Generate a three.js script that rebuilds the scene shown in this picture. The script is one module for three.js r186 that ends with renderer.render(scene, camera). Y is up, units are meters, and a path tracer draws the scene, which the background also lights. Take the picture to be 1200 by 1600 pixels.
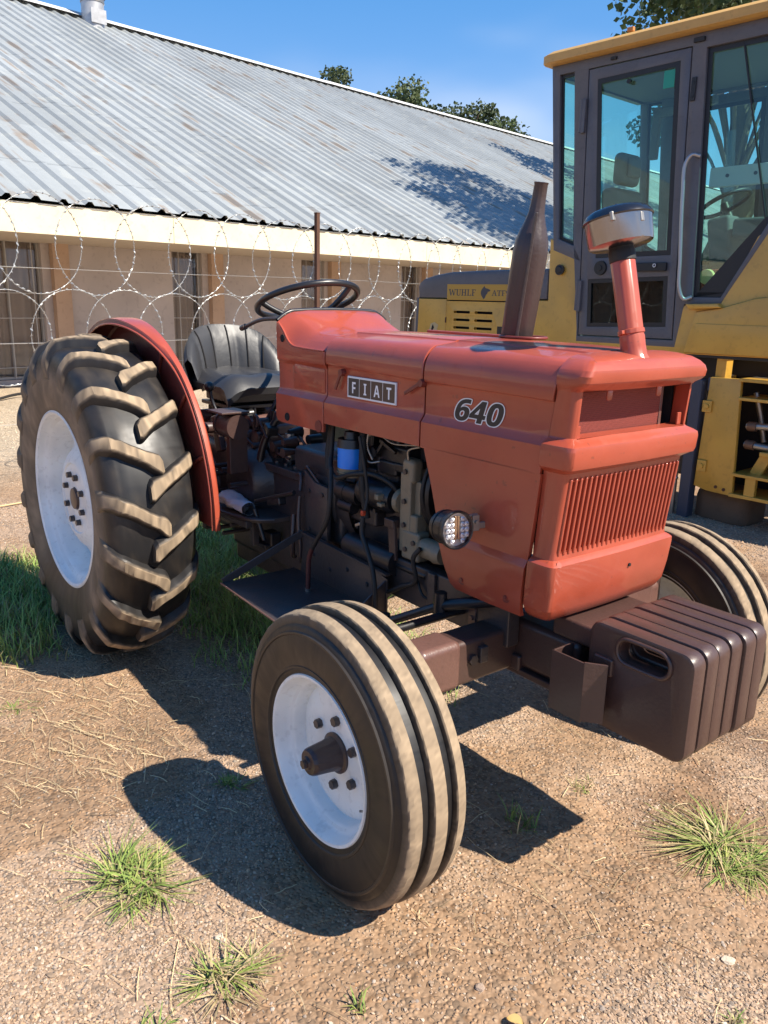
import * as THREE from 'three';
import { RoundedBoxGeometry } from 'three/addons/geometries/RoundedBoxGeometry.js';
import { mergeGeometries, mergeVertices, toCreasedNormals } from 'three/addons/utils/BufferGeometryUtils.js';
import { ImprovedNoise } from 'three/addons/math/ImprovedNoise.js';

const PI = Math.PI, R = d => d * PI / 180;
const V = (x, y, z) => new THREE.Vector3(x, y, z);
// ---------------------------------------------------------------- camera, sky, sun, exposure
const scene = new THREE.Scene();
const camera = new THREE.PerspectiveCamera(64.68, 0.75, 0.05, 900);
camera.position.set(3.4795, 1.5427, 1.8515);
{
  const yaw = 0.6673, pitch = 0.2581, roll = 0.0225;
  camera.lookAt(camera.position.clone().add(V(-Math.cos(yaw) * Math.cos(pitch), -Math.sin(pitch), -Math.sin(yaw) * Math.cos(pitch))));
  camera.rotateZ(roll);
}
scene.add(camera);
const renderer = new THREE.WebGLRenderer({ antialias: true });
renderer.toneMapping = THREE.LinearToneMapping;
renderer.toneMappingExposure = 2.0;
renderer.shadowMap.enabled = true;

// periodic value noise for textures
function hash(i, j, s) { let h = (i * 374761393 + j * 668265263 + s * 1442695041) | 0; h = Math.imul(h ^ (h >>> 13), 1274126177); h ^= h >>> 16; return (h >>> 0) / 4294967296; }
function vnoise(x, y, px, py, s) {
  const i = Math.floor(x), j = Math.floor(y), fx = x - i, fy = y - j, u = fx * fx * (3 - 2 * fx), v = fy * fy * (3 - 2 * fy);
  const m = (a, b) => hash(((a % px) + px) % px, ((b % py) + py) % py, s);
  const a = m(i, j), b = m(i + 1, j), c = m(i, j + 1), d = m(i + 1, j + 1);
  return a + (b - a) * u + (c - a) * v + (a - b - c + d) * u * v;
}
function fbm(u, v, p, oct, s, ay = 1) { let t = 0, a = 0.5, q = p; for (let k = 0; k < oct; k++) { t += a * vnoise(u * q, v * q * ay, q, Math.max(1, Math.round(q * ay)), s + k * 17); a *= 0.5; q *= 2; } return t / (1 - Math.pow(0.5, oct)); }
const smooth = (a, b, x) => { const t = Math.min(1, Math.max(0, (x - a) / (b - a))); return t * t * (3 - 2 * t); };
const mix = (a, b, t) => a + (b - a) * t;
let seed = 12345;
const rnd = () => { seed |= 0; seed = seed + 0x6D2B79F5 | 0; let t = Math.imul(seed ^ seed >>> 15, 1 | seed); t = t + Math.imul(t ^ t >>> 7, 61 | t) ^ t; return ((t ^ t >>> 14) >>> 0) / 4294967296; };
const rr = (a, b) => a + (b - a) * rnd();
const PN = new ImprovedNoise();
const pn = (x, y, z = 0) => PN.noise(x, y, z);

{ // clear sky, deeper blue overhead, thin white wisps low down
  const W = 1024, H = 512, d = new Float32Array(W * H * 4);
  for (let j = 0; j < H; j++) for (let i = 0; i < W; i++) {
    const el = ((j + 0.5) / H - 0.5) * PI, k = (j * W + i) * 4;
    const e = Math.max(0, Math.sin(el));
    const t = Math.pow(1 - e, 2.2), h = Math.pow(1 - e, 7);
    let r = 0.022 + 0.018 * t + 0.47 * h, g = 0.095 + 0.18 * t + 0.26 * h, b = 0.26 + 0.38 * t - 0.04 * h;
    const n = fbm(i / W, j / H, 10, 6, 5, 2.0), n2 = fbm(i / W, j / H, 4, 3, 9, 1);
    const c = smooth(0.52, 0.80, n * 0.7 + n2 * 0.38) * smooth(0.02, 0.10, e) * (1 - smooth(0.22, 0.45, e)) * 0.75;
    r = mix(r, 0.50, c); g = mix(g, 0.53, c); b = mix(b, 0.57, c);
    if (el < 0) { r = 0.22; g = 0.17; b = 0.12; }
    d[k] = r; d[k + 1] = g; d[k + 2] = b; d[k + 3] = 1;
  }
  const t = new THREE.DataTexture(d, W, H, THREE.RGBAFormat, THREE.FloatType);
  t.mapping = THREE.EquirectangularReflectionMapping; t.magFilter = t.minFilter = THREE.LinearFilter; t.needsUpdate = true;
  scene.background = t; scene.environment = t;
  scene.backgroundIntensity = 1; scene.environmentIntensity = 1;
}
const SUN = V(0.82, 1, -0.36).normalize();
const sun = new THREE.DirectionalLight(new THREE.Color(1, 0.92, 0.80), 4.3);
sun.position.copy(SUN).multiplyScalar(60); sun.castShadow = true;
sun.shadow.mapSize.set(4096, 4096); Object.assign(sun.shadow.camera, { left: -40, right: 40, top: 40, bottom: -40, near: 1, far: 200 });
scene.add(sun); scene.add(sun.target);

// ---------------------------------------------------------------- textures and materials
function canvasLike(n, fn, srgb, m = n) { // fn(u, v) -> [r,g,b] 0..1
  const d = new Uint8Array(n * m * 4);
  for (let j = 0; j < m; j++) for (let i = 0; i < n; i++) {
    const c = fn(i / n, j / m), k = (j * n + i) * 4;
    for (let q = 0; q < 3; q++) { let v = c[q]; if (srgb) v = v <= 0.0031308 ? v * 12.92 : 1.055 * Math.pow(Math.max(0, v), 1 / 2.4) - 0.055; d[k + q] = Math.max(0, Math.min(255, Math.round(v * 255))); }
    d[k + 3] = 255;
  }
  const t = new THREE.DataTexture(d, n, m, THREE.RGBAFormat);
  t.wrapS = t.wrapT = THREE.RepeatWrapping; t.magFilter = THREE.LinearFilter; t.minFilter = THREE.LinearFilter; if (srgb) t.colorSpace = THREE.SRGBColorSpace; t.needsUpdate = true;
  return t;
}
const rep = (t, sx, sy = sx) => { const c = t.clone(); c.repeat.set(sx, sy); c.needsUpdate = true; return c; };
const gray = f => (u, v) => { const x = f(u, v); return [x, x, x]; };
const texFine = canvasLike(512, gray((u, v) => fbm(u, v, 8, 6, 3)));
const texGrit = canvasLike(512, gray((u, v) => mix(fbm(u, v, 64, 3, 21), fbm(u, v, 12, 4, 23), 0.35)));
const texWave = canvasLike(256, gray((u, v) => fbm(u, v, 4, 3, 31)));
// colour multipliers: blotches of dirt and fading
const texBlotch = canvasLike(512, (u, v) => { const a = fbm(u, v, 6, 5, 41), b = fbm(u, v, 40, 3, 47); const k = 0.78 + 0.32 * a - 0.10 * smooth(0.6, 0.8, b); return [k, k * 0.985, k * 0.97]; }, true);
const lin = (r, g, b) => new THREE.Color().setRGB(r, g, b);
const std = (r, g, b, o = {}) => new THREE.MeshStandardMaterial({ color: lin(r, g, b), roughness: 0.6, ...o });
const phy = (r, g, b, o = {}) => new THREE.MeshPhysicalMaterial({ color: lin(r, g, b), roughness: 0.45, ...o });
const mixC = (a, b, t) => [0, 1, 2].map(i => mix(a[i], b[i], t));
const tBlotch1 = rep(texBlotch, 1.6), tFine3 = rep(texFine, 3), tGrit2 = rep(texGrit, 2), tWave = rep(texWave, 2.2), tGrit8 = rep(texGrit, 6);
const texPaintR = canvasLike(512, (u, v) => { const k = mix(0.30, 0.62, fbm(u, v, 7, 5, 141)) + 0.12 * smooth(0.62, 0.75, fbm(u, v, 30, 3, 143)); return [k, k, k]; });
const texPaint = canvasLike(512, (u, v) => { const n = fbm(u, v, 5, 5, 151), f = fbm(u, v, 60, 3, 153), k = 0.76 + 0.42 * n; const dust = smooth(0.60, 0.80, fbm(u, v, 9, 5, 155)) * 0.10, chip = smooth(0.80, 0.83, f * 0.8 + 0.25 * n); return mixC(mixC([k, k, k], [1.0, 1.25, 1.4], dust), [0.35, 0.6, 0.8], chip * 0.5); }, true);
const M = {
  red: phy(0.40, 0.070, 0.034, { roughness: 1, roughnessMap: rep(texPaintR, 1.3), clearcoat: 0.55, clearcoatRoughness: 0.09, map: rep(texPaint, 1.1), bumpMap: rep(texWave, 1.5), bumpScale: 0.0058 }),
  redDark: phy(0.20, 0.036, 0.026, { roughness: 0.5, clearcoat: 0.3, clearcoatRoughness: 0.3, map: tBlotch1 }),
  redMesh: std(0.36, 0.075, 0.055, { roughness: 0.75 }),
  brown: phy(0.070, 0.036, 0.029, { roughness: 0.48, clearcoat: 0.45, clearcoatRoughness: 0.28, map: rep(texPaint, 1.7), bumpMap: rep(texGrit, 2.0), bumpScale: 0.0012 }),
  brownLight: phy(0.16, 0.082, 0.066, { roughness: 0.4, clearcoat: 0.5, clearcoatRoughness: 0.25, map: tBlotch1, bumpMap: tGrit2, bumpScale: 0.0012 }),
  brownDeep: phy(0.045, 0.026, 0.024, { roughness: 0.5, clearcoat: 0.4, clearcoatRoughness: 0.25, map: rep(texPaint, 2), bumpMap: tGrit2, bumpScale: 0.0012 }),
  chassis: phy(0.056, 0.044, 0.043, { roughness: 0.42, clearcoat: 0.35, clearcoatRoughness: 0.3, map: tBlotch1, bumpMap: tGrit2, bumpScale: 0.0015 }),
  black: phy(0.016, 0.015, 0.017, { roughness: 0.38, clearcoat: 0.3, clearcoatRoughness: 0.3, map: tBlotch1, bumpMap: tFine3, bumpScale: 0.001 }),
  rubber: std(0.017, 0.016, 0.016, { roughness: 0.6, bumpMap: tFine3, bumpScale: 0.0006 }),
  metal: std(0.42, 0.40, 0.37, { roughness: 0.42, metalness: 0.85, map: tBlotch1 }),
  wornTan: phy(0.26, 0.21, 0.14, { roughness: 0.5, clearcoat: 0.2, map: tBlotch1, bumpMap: tGrit2, bumpScale: 0.001 }),
  chrome: phy(0.34, 0.34, 0.36, { roughness: 0.22, metalness: 1, bumpMap: tWave, bumpScale: 0.0015 }),
  rim: phy(0.86, 0.91, 0.92, { roughness: 0.5, clearcoat: 0.25, clearcoatRoughness: 0.25, map: tBlotch1, bumpMap: tWave, bumpScale: 0.001 }),
  vinyl: phy(0.033, 0.033, 0.036, { roughness: 0.45, clearcoat: 0.15, clearcoatRoughness: 0.4, bumpMap: rep(texFine, 6), bumpScale: 0.0008 }),
  blueLabel: std(0.02, 0.26, 0.92, { roughness: 0.35 }),
  white: std(0.75, 0.77, 0.80, { roughness: 0.55 }),
  ivory: std(0.72, 0.70, 0.64, { roughness: 0.45 }),
  wire: std(0.48, 0.48, 0.46, { roughness: 0.45, metalness: 0.5 }),
  rust: std(0.11, 0.05, 0.03, { roughness: 0.85, map: tBlotch1, bumpMap: tGrit2, bumpScale: 0.001 }),
  yellow: phy(0.62, 0.355, 0.055, { roughness: 0.42, clearcoat: 0.4, clearcoatRoughness: 0.22, map: rep(texBlotch, 0.9), bumpMap: rep(texWave, 1), bumpScale: 0.002 }),
  steelGrey: phy(0.105, 0.108, 0.128, { roughness: 0.5, clearcoat: 0.2, clearcoatRoughness: 0.4, map: rep(texBlotch, 1.1), bumpMap: rep(texFine, 1), bumpScale: 0.001 }),
  roofOrange: phy(0.64, 0.38, 0.11, { roughness: 0.5, map: rep(texBlotch, 0.9) }),
  cavity: std(0.012, 0.011, 0.012, { roughness: 0.9 }),
  seal: std(0.014, 0.015, 0.018, { roughness: 0.5 }),
  grip: std(0.40, 0.40, 0.42, { roughness: 0.35, metalness: 0.6 }),
  cabSeat: std(0.15, 0.155, 0.155, { roughness: 0.8 }),
  cabLining: std(0.16, 0.165, 0.17, { roughness: 0.8 }),
  glass: new THREE.MeshPhysicalMaterial({ color: lin(0.78, 0.96, 0.92), roughness: 0.015, transmission: 1, thickness: 0, ior: 1.5, specularIntensity: 1 }),
  glassDark: new THREE.MeshPhysicalMaterial({ color: lin(0.30, 0.40, 0.42), roughness: 0.02, transmission: 1, thickness: 0, ior: 1.5 }),
  lens: new THREE.MeshPhysicalMaterial({ color: lin(0.97, 0.97, 0.98), roughness: 0.03, transmission: 1, thickness: 0, ior: 1.45 }),
};

// ---------------------------------------------------------------- helpers
const names = {};
function numbered(n) { const k = names[n] = (names[n] ?? -1) + 1; return k ? `${n}_${String(k).padStart(3, '0')}` : n; }
function tag(o, label, category, group) { o.userData.label = label; o.userData.category = category; if (group) o.userData.group = group; return o; }
function thing(name, label, category, p = [0, 0, 0], turn = 0, group) {
  const o = new THREE.Group(); o.name = numbered(name); o.position.set(...p); o.rotation.y = turn; scene.add(o);
  return tag(o, label, category, group);
}
function clean(g, uvs = true) { // non-indexed, only the shared attributes, box uv in metres
  let q = g.index ? g.toNonIndexed() : g;
  if (!q.attributes.normal) q.computeVertexNormals();
  for (const k of Object.keys(q.attributes)) if (!['position', 'normal', 'uv', 'color'].includes(k)) q.deleteAttribute(k);
  if (uvs) {
    const p = q.attributes.position, n = p.count, uv = new Float32Array(n * 2);
    for (let t = 0; t < n; t += 3) {
      const a = V().fromBufferAttribute(p, t), b = V().fromBufferAttribute(p, t + 1), c = V().fromBufferAttribute(p, t + 2);
      const m = b.clone().sub(a).cross(c.clone().sub(a)); const ax = Math.abs(m.x), ay = Math.abs(m.y), az = Math.abs(m.z);
      [a, b, c].forEach((v, k) => { const [s, w] = ax > ay && ax > az ? [v.z, v.y] : ay > az ? [v.x, v.z] : [v.x, v.y]; uv[(t + k) * 2] = s; uv[(t + k) * 2 + 1] = w; });
    }
    q.setAttribute('uv', new THREE.BufferAttribute(uv, 2));
  }
  return q;
}
function join(gs, uvs = true) { const a = [gs].flat(5).map(g => clean(g, uvs)); if (!a.some(g => g.attributes.color)) return a.length === 1 ? a[0] : mergeGeometries(a); return a.length === 1 ? a[0] : mergeGeometries(a); }
function obj(name, gs, mat, parent = scene, uvs = true) {
  const m = new THREE.Mesh(join(gs, uvs), mat); m.castShadow = m.receiveShadow = true;
  m.name = parent === scene ? numbered(name) : name; parent.add(m); return m;
}
function objs(name, list, mat, parent) { return list.map(g => obj(name, g, mat, parent)); }
function part(name, parent, p = [0, 0, 0]) { const g = new THREE.Group(); g.name = name; g.position.set(...p); parent.add(g); return g; }
const box = (w, h, d, x, y, z, r = 0.004, rot) => { const g = r ? new RoundedBoxGeometry(w, h, d, 2, Math.min(r, w / 2.01, h / 2.01, d / 2.01)) : new THREE.BoxGeometry(w, h, d); if (rot) { if (rot[0]) g.rotateX(rot[0]); if (rot[1]) g.rotateY(rot[1]); if (rot[2]) g.rotateZ(rot[2]); } g.translate(x, y, z); return g; };
function cyl(a, b, r1, r2 = r1, seg = 24, open = false) {
  a = V(...a); b = V(...b); const d = b.clone().sub(a), g = new THREE.CylinderGeometry(r2, r1, d.length(), seg, 1, open);
  g.applyQuaternion(new THREE.Quaternion().setFromUnitVectors(V(0, 1, 0), d.normalize())); g.translate((a.x + b.x) / 2, (a.y + b.y) / 2, (a.z + b.z) / 2); return g;
}
const tube = (pts, r, seg = 40, rs = 8, closed = false) => new THREE.TubeGeometry(new THREE.CatmullRomCurve3(pts.map(p => V(...p)), closed, 'centripetal'), seg, r, rs, closed);
function lathe(pts, seg = 48, axis = 'y') { const g = new THREE.LatheGeometry(pts.map(p => new THREE.Vector2(p[0], p[1])), seg); if (axis === 'z') g.rotateX(PI / 2); if (axis === 'x') g.rotateZ(-PI / 2); return toCreasedNormals(g, 0.6); }
const poly = pts => { const s = new THREE.Shape(); pts.forEach((p, i) => i ? s.lineTo(p[0], p[1]) : s.moveTo(p[0], p[1])); s.closePath(); return s; };
const hole = pts => { const s = new THREE.Path(); pts.forEach((p, i) => i ? s.lineTo(p[0], p[1]) : s.moveTo(p[0], p[1])); s.closePath(); return s; };
function roundPts(x0, y0, x1, y1, r, n = 5) { const o = []; for (const [cx, cy, a] of [[x1 - r, y1 - r, 0], [x0 + r, y1 - r, 90], [x0 + r, y0 + r, 180], [x1 - r, y0 + r, 270]]) for (let k = 0; k <= n; k++) { const t = R(a + 90 * k / n); o.push([cx + r * Math.cos(t), cy + r * Math.sin(t)]); } return o; }
function plate(pts, z0, z1, holes = [], bev = 0.003) { // outline in x,y, from z0 to z1
  const s = poly(pts); holes.forEach(h => s.holes.push(hole(h)));
  const g = new THREE.ExtrudeGeometry(s, { depth: Math.max(1e-4, z1 - z0 - 2 * bev), bevelEnabled: bev > 0, bevelThickness: bev, bevelSize: bev, bevelOffset: -bev, bevelSegments: 2, curveSegments: 8 });
  g.translate(0, 0, z0 + bev); return toCreasedNormals(g, 0.7);
}
function grid(rows, skip, crease = 0.6, flip = false) { // rows of points -> sheet
  const pos = []; const q = (a, b, c) => pos.push(a.x, a.y, a.z, b.x, b.y, b.z, c.x, c.y, c.z);
  for (let i = 0; i + 1 < rows.length; i++) for (let j = 0; j + 1 < rows[i].length; j++) {
    if (skip && skip(i, j)) continue;
    const a = rows[i][j], b = rows[i][j + 1], c = rows[i + 1][j + 1], d = rows[i + 1][j];
    if (flip) { q(a, c, b); q(a, d, c); } else { q(a, b, c); q(a, c, d); }
  }
  const g = new THREE.BufferGeometry(); g.setAttribute('position', new THREE.Float32BufferAttribute(pos, 3)); g.computeVertexNormals();
  return toCreasedNormals(g, crease);
}
// quads with colours, for tyres
class CB { constructor() { this.p = []; this.c = []; this.u = []; }
  quad(a, b, c, d, ca, cb, cc, cd) { for (const [v, k] of [[a, ca], [b, cb], [c, cc], [a, ca], [c, cc], [d, cd]]) { this.p.push(v.x, v.y, v.z); this.c.push(k[0], k[1], k[2]); this.u.push((k[3] ?? 0.2) , Math.atan2(v.y, v.x) / 6.2832 * 8); } }
  geo(crease = 0.5) { const g = new THREE.BufferGeometry(); g.setAttribute('position', new THREE.Float32BufferAttribute(this.p, 3)); g.setAttribute('color', new THREE.Float32BufferAttribute(this.c, 3)); g.setAttribute('uv', new THREE.Float32BufferAttribute(this.u, 2)); g.computeVertexNormals(); return crease ? toCreasedNormals(g, crease) : g; }
}
// roughness rises along u: wet-looking paint at 0, dust at 1
const texDustRough = canvasLike(256, (u, v) => { const n = fbm(u, v, 16, 4, 77); const k = Math.min(1, mix(0.47, 0.94, smooth(0.1, 0.8, u)) + (n - 0.5) * 0.25); return [k, k, k]; });
texDustRough.wrapS = THREE.ClampToEdgeWrapping;
M.tyre = new THREE.MeshStandardMaterial({ color: 0xffffff, vertexColors: true, roughness: 1, roughnessMap: texDustRough });
const TAN = [0.40, 0.295, 0.19], INK = [0.0125, 0.012, 0.013], BROWN = [0.060, 0.044, 0.030];
const dustC = (t, k = 1) => { const c = mixC(INK, TAN, t).map(v => v * k); c.push(mix(0.06, 0.9, Math.min(1, t * 1.3))); return c; };

// ---------------------------------------------------------------- ground
const gh = (x, z) => { // gentle unevenness, flattened under the wheels
  let h = 0.022 * pn(x * 0.8, z * 0.8, 3.3) + 0.010 * pn(x * 2.6, z * 2.6, 7.1) + 0.004 * pn(x * 9, z * 9, 1.7);
  const d = Math.min(Math.hypot(x, z - 0.7), Math.hypot(x - 1.92, z - 0.73), Math.hypot(x - 1.92, z + 0.73), Math.hypot(x, z + 0.7));
  return h * smooth(0.05, 0.7, d) - 0.003;
};
const soil = (x, z) => { // 0 gravel .. 1 bare fine soil
  return smooth(0.0, 0.42, pn(x * 0.9 + 4, z * 0.9, 5.5) + 0.5 * pn(x * 3.1, z * 3.1, 2.2) + (x < 1.3 && z > 0.6 ? 0.25 : -0.02));
};
const sandy = (x, z) => smooth(-2.6, -5.5, x + 0.3 * z) ;
const CELLS = 84, cell = (() => { const c = []; for (let i = 0; i < CELLS * CELLS; i++) c.push([rnd(), rnd(), rnd(), rnd()]); return c; })();
const gravelAt = (() => { const N = 1024, hgt = new Float32Array(N * N), col = new Float32Array(N * N * 3);
  for (let j = 0; j < N; j++) for (let i = 0; i < N; i++) {
    const x = i / N * CELLS, y = j / N * CELLS, ci = Math.floor(x), cj = Math.floor(y); let d1 = 9, d2 = 9, id = 0;
    for (let a = -1; a < 2; a++) for (let b = -1; b < 2; b++) { const k = ((cj + b + CELLS) % CELLS) * CELLS + (ci + a + CELLS) % CELLS, c = cell[k]; const dx = ci + a + c[0] - x, dy = cj + b + c[1] - y, d = Math.sqrt(dx * dx + dy * dy) * (0.75 + 0.6 * c[2]); if (d < d1) { d2 = d1; d1 = d; id = k; } else if (d < d2) d2 = d; }
    const c = cell[id], k = j * N + i, edge = smooth(0.02, 0.30, d2 - d1); const stone = c[3] > 0.35 ? 1 : 0.25;
    const f = fbm(i / N, j / N, 90, 3, 61);
    const dome = smooth(0.62, 0.12, d1) * smooth(0.0, 0.16, d2 - d1); hgt[k] = dome * stone * (0.5 + 0.5 * c[2]) * 0.75 + f * 0.25;
    const t = 0.72 + 0.55 * (c[2] - 0.5) * stone + 0.30 * (f - 0.5);
    const w = (c[1] - 0.5) * 0.22 * stone, dk = mix(0.86, 1.04, smooth(0.62, 0.2, d1) * stone + (1 - stone) * 0.5);
    col[k * 3] = t * dk * (1 - w * 0.4); col[k * 3 + 1] = t * dk * (0.98 + w * 0.25); col[k * 3 + 2] = t * dk * (0.95 + w);
  }
  return { N, hgt, col }; })();
const texGravel = canvasLike(1024, (u, v) => { const k = Math.round(v * 1024) * 1024 + Math.round(u * 1024); return [0, 1, 2].map(q => gravelAt.col[k * 3 + q]); }, true);
const texGravelH = canvasLike(1024, (u, v) => { const k = Math.round(v * 1024) * 1024 + Math.round(u * 1024); return [gravelAt.hgt[k], gravelAt.hgt[k], gravelAt.hgt[k]]; });
{
  const n = 420, pos = [], col = [], uv = [], idx = [], sp = t => { const a = Math.abs(t); return Math.sign(t) * (a * 5.2 + 0.0 + Math.pow(a, 9) * 440); };
  for (let j = 0; j <= n; j++) for (let i = 0; i <= n; i++) {
    const x = 1.2 + sp(i / n * 2 - 1), z = 0.0 + sp(j / n * 2 - 1), y = gh(x, z);
    pos.push(x, y, z); uv.push(x, z);
    const s = soil(x, z), sd = sandy(x, z), v = 1 + 0.18 * pn(x * 0.5, z * 0.5, 9) + 0.16 * pn(x * 1.7, z * 1.7, 4) + 0.14 * pn(x * 6, z * 6, 8);
    const damp = smooth(0.18, 0.5, pn(x * 1.3 + 9, z * 1.3, 12.5) + 0.3 * pn(x * 5, z * 5, 3.5)) * (1 - sd);
    let c = mixC([0.58, 0.41, 0.285], [0.49, 0.315, 0.19], s); c = mixC(c, [0.68, 0.55, 0.40], sd).map(q => q * v); c = mixC(c, c.map((q, k) => q * [0.55, 0.50, 0.47][k]), damp * 0.9);
    col.push(...c);
  }
  for (let j = 0; j < n; j++) for (let i = 0; i < n; i++) { const a = j * (n + 1) + i; idx.push(a, a + n + 1, a + 1, a + 1, a + n + 1, a + n + 2); }
  const g = new THREE.BufferGeometry(); g.setAttribute('position', new THREE.Float32BufferAttribute(pos, 3)); g.setAttribute('color', new THREE.Float32BufferAttribute(col, 3)); g.setAttribute('uv', new THREE.Float32BufferAttribute(uv, 2)); g.setIndex(idx); g.computeVertexNormals();
  const m = new THREE.Mesh(g, std(1, 1, 1, { vertexColors: true, roughness: 0.95, map: rep(texGravel, 1 / 1.1), bumpMap: rep(texGravelH, 1 / 1.1), bumpScale: 0.0065 }));
  m.name = 'ground'; m.userData.kind = 'structure'; m.receiveShadow = true; m.castShadow = true; scene.add(m);
}
// loose gravel lying on the soil: nobody could count it
{
  const stones = [0, 1, 2, 3].map(k => { const g = new THREE.IcosahedronGeometry(1, 0), p = g.attributes.position, m = {}; for (let i = 0; i < p.count; i++) { const key = [p.getX(i), p.getY(i), p.getZ(i)].map(q => q.toFixed(3)).join(); m[key] ??= rr(0.65, 1.2); p.setXYZ(i, p.getX(i) * m[key], p.getY(i) * m[key] * 0.62, p.getZ(i) * m[key]); } g.computeVertexNormals(); return g; });
  const mat = std(1, 1, 1, { roughness: 0.9 });
  const spots = [];
  let guard = 0;
  while (spots.length < 400000 && guard++ < 4000000) {
    const q = rnd(); const rad = 0.9 + 11 * Math.pow(q, 1.9), th = rr(R(135), R(295)); // around where a person stands, thinning out with distance
    const x = 3.48 + Math.cos(th) * rad, z = 1.85 + Math.sin(th) * rad;
    if (rnd() < 0.86 * soil(x, z) + 0.25 * sandy(x, z)) continue;
    if (pn(x * 4, z * 4, 6.6) + rr(-0.4, 0.4) < -0.25) continue;
    spots.push([x, z, (rad < 3 ? 1 : 1 + (rad - 3) * 0.14)]);
  }
  const per = stones.map(() => []); spots.forEach(s => per[Math.floor(rnd() * 4)].push(s));
  const grp = new THREE.Group(); grp.name = 'gravel'; grp.userData.kind = 'stuff'; scene.add(grp); tag(grp, 'loose brownish gravel scattered over the bare soil', 'gravel');
  const o = new THREE.Object3D(), c = new THREE.Color();
  stones.forEach((g, k) => {
    const m = new THREE.InstancedMesh(g, mat, per[k].length); m.name = 'gravel_stones'; m.userData.kind = 'stuff'; m.castShadow = m.receiveShadow = true;
    per[k].forEach(([x, z, f], i) => {
      const s = (0.0019 + 0.0036 * Math.pow(rnd(), 2.2) + (rnd() < 0.006 ? rr(0.002, 0.006) : 0)) * f;
      o.position.set(x, gh(x, z) + s * 0.25, z); o.rotation.set(rr(-0.5, 0.5), rr(0, 6.3), rr(-0.5, 0.5)); o.scale.set(s * rr(0.8, 1.4), s * rr(0.7, 1.2), s); o.updateMatrix(); m.setMatrixAt(i, o.matrix);
      const t = rr(0.45, 1.12), w = rnd(), sd = sandy(x, z); const b = mixC(w < 0.55 ? [0.50, 0.36, 0.25] : w < 0.8 ? [0.54, 0.36, 0.225] : w < 0.94 ? [0.43, 0.345, 0.275] : [0.58, 0.47, 0.36], [0.70, 0.57, 0.41], sd); c.setRGB(b[0] * t, b[1] * t, b[2] * t); m.setColorAt(i, c);
    });
    grp.add(m);
  });
}

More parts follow.
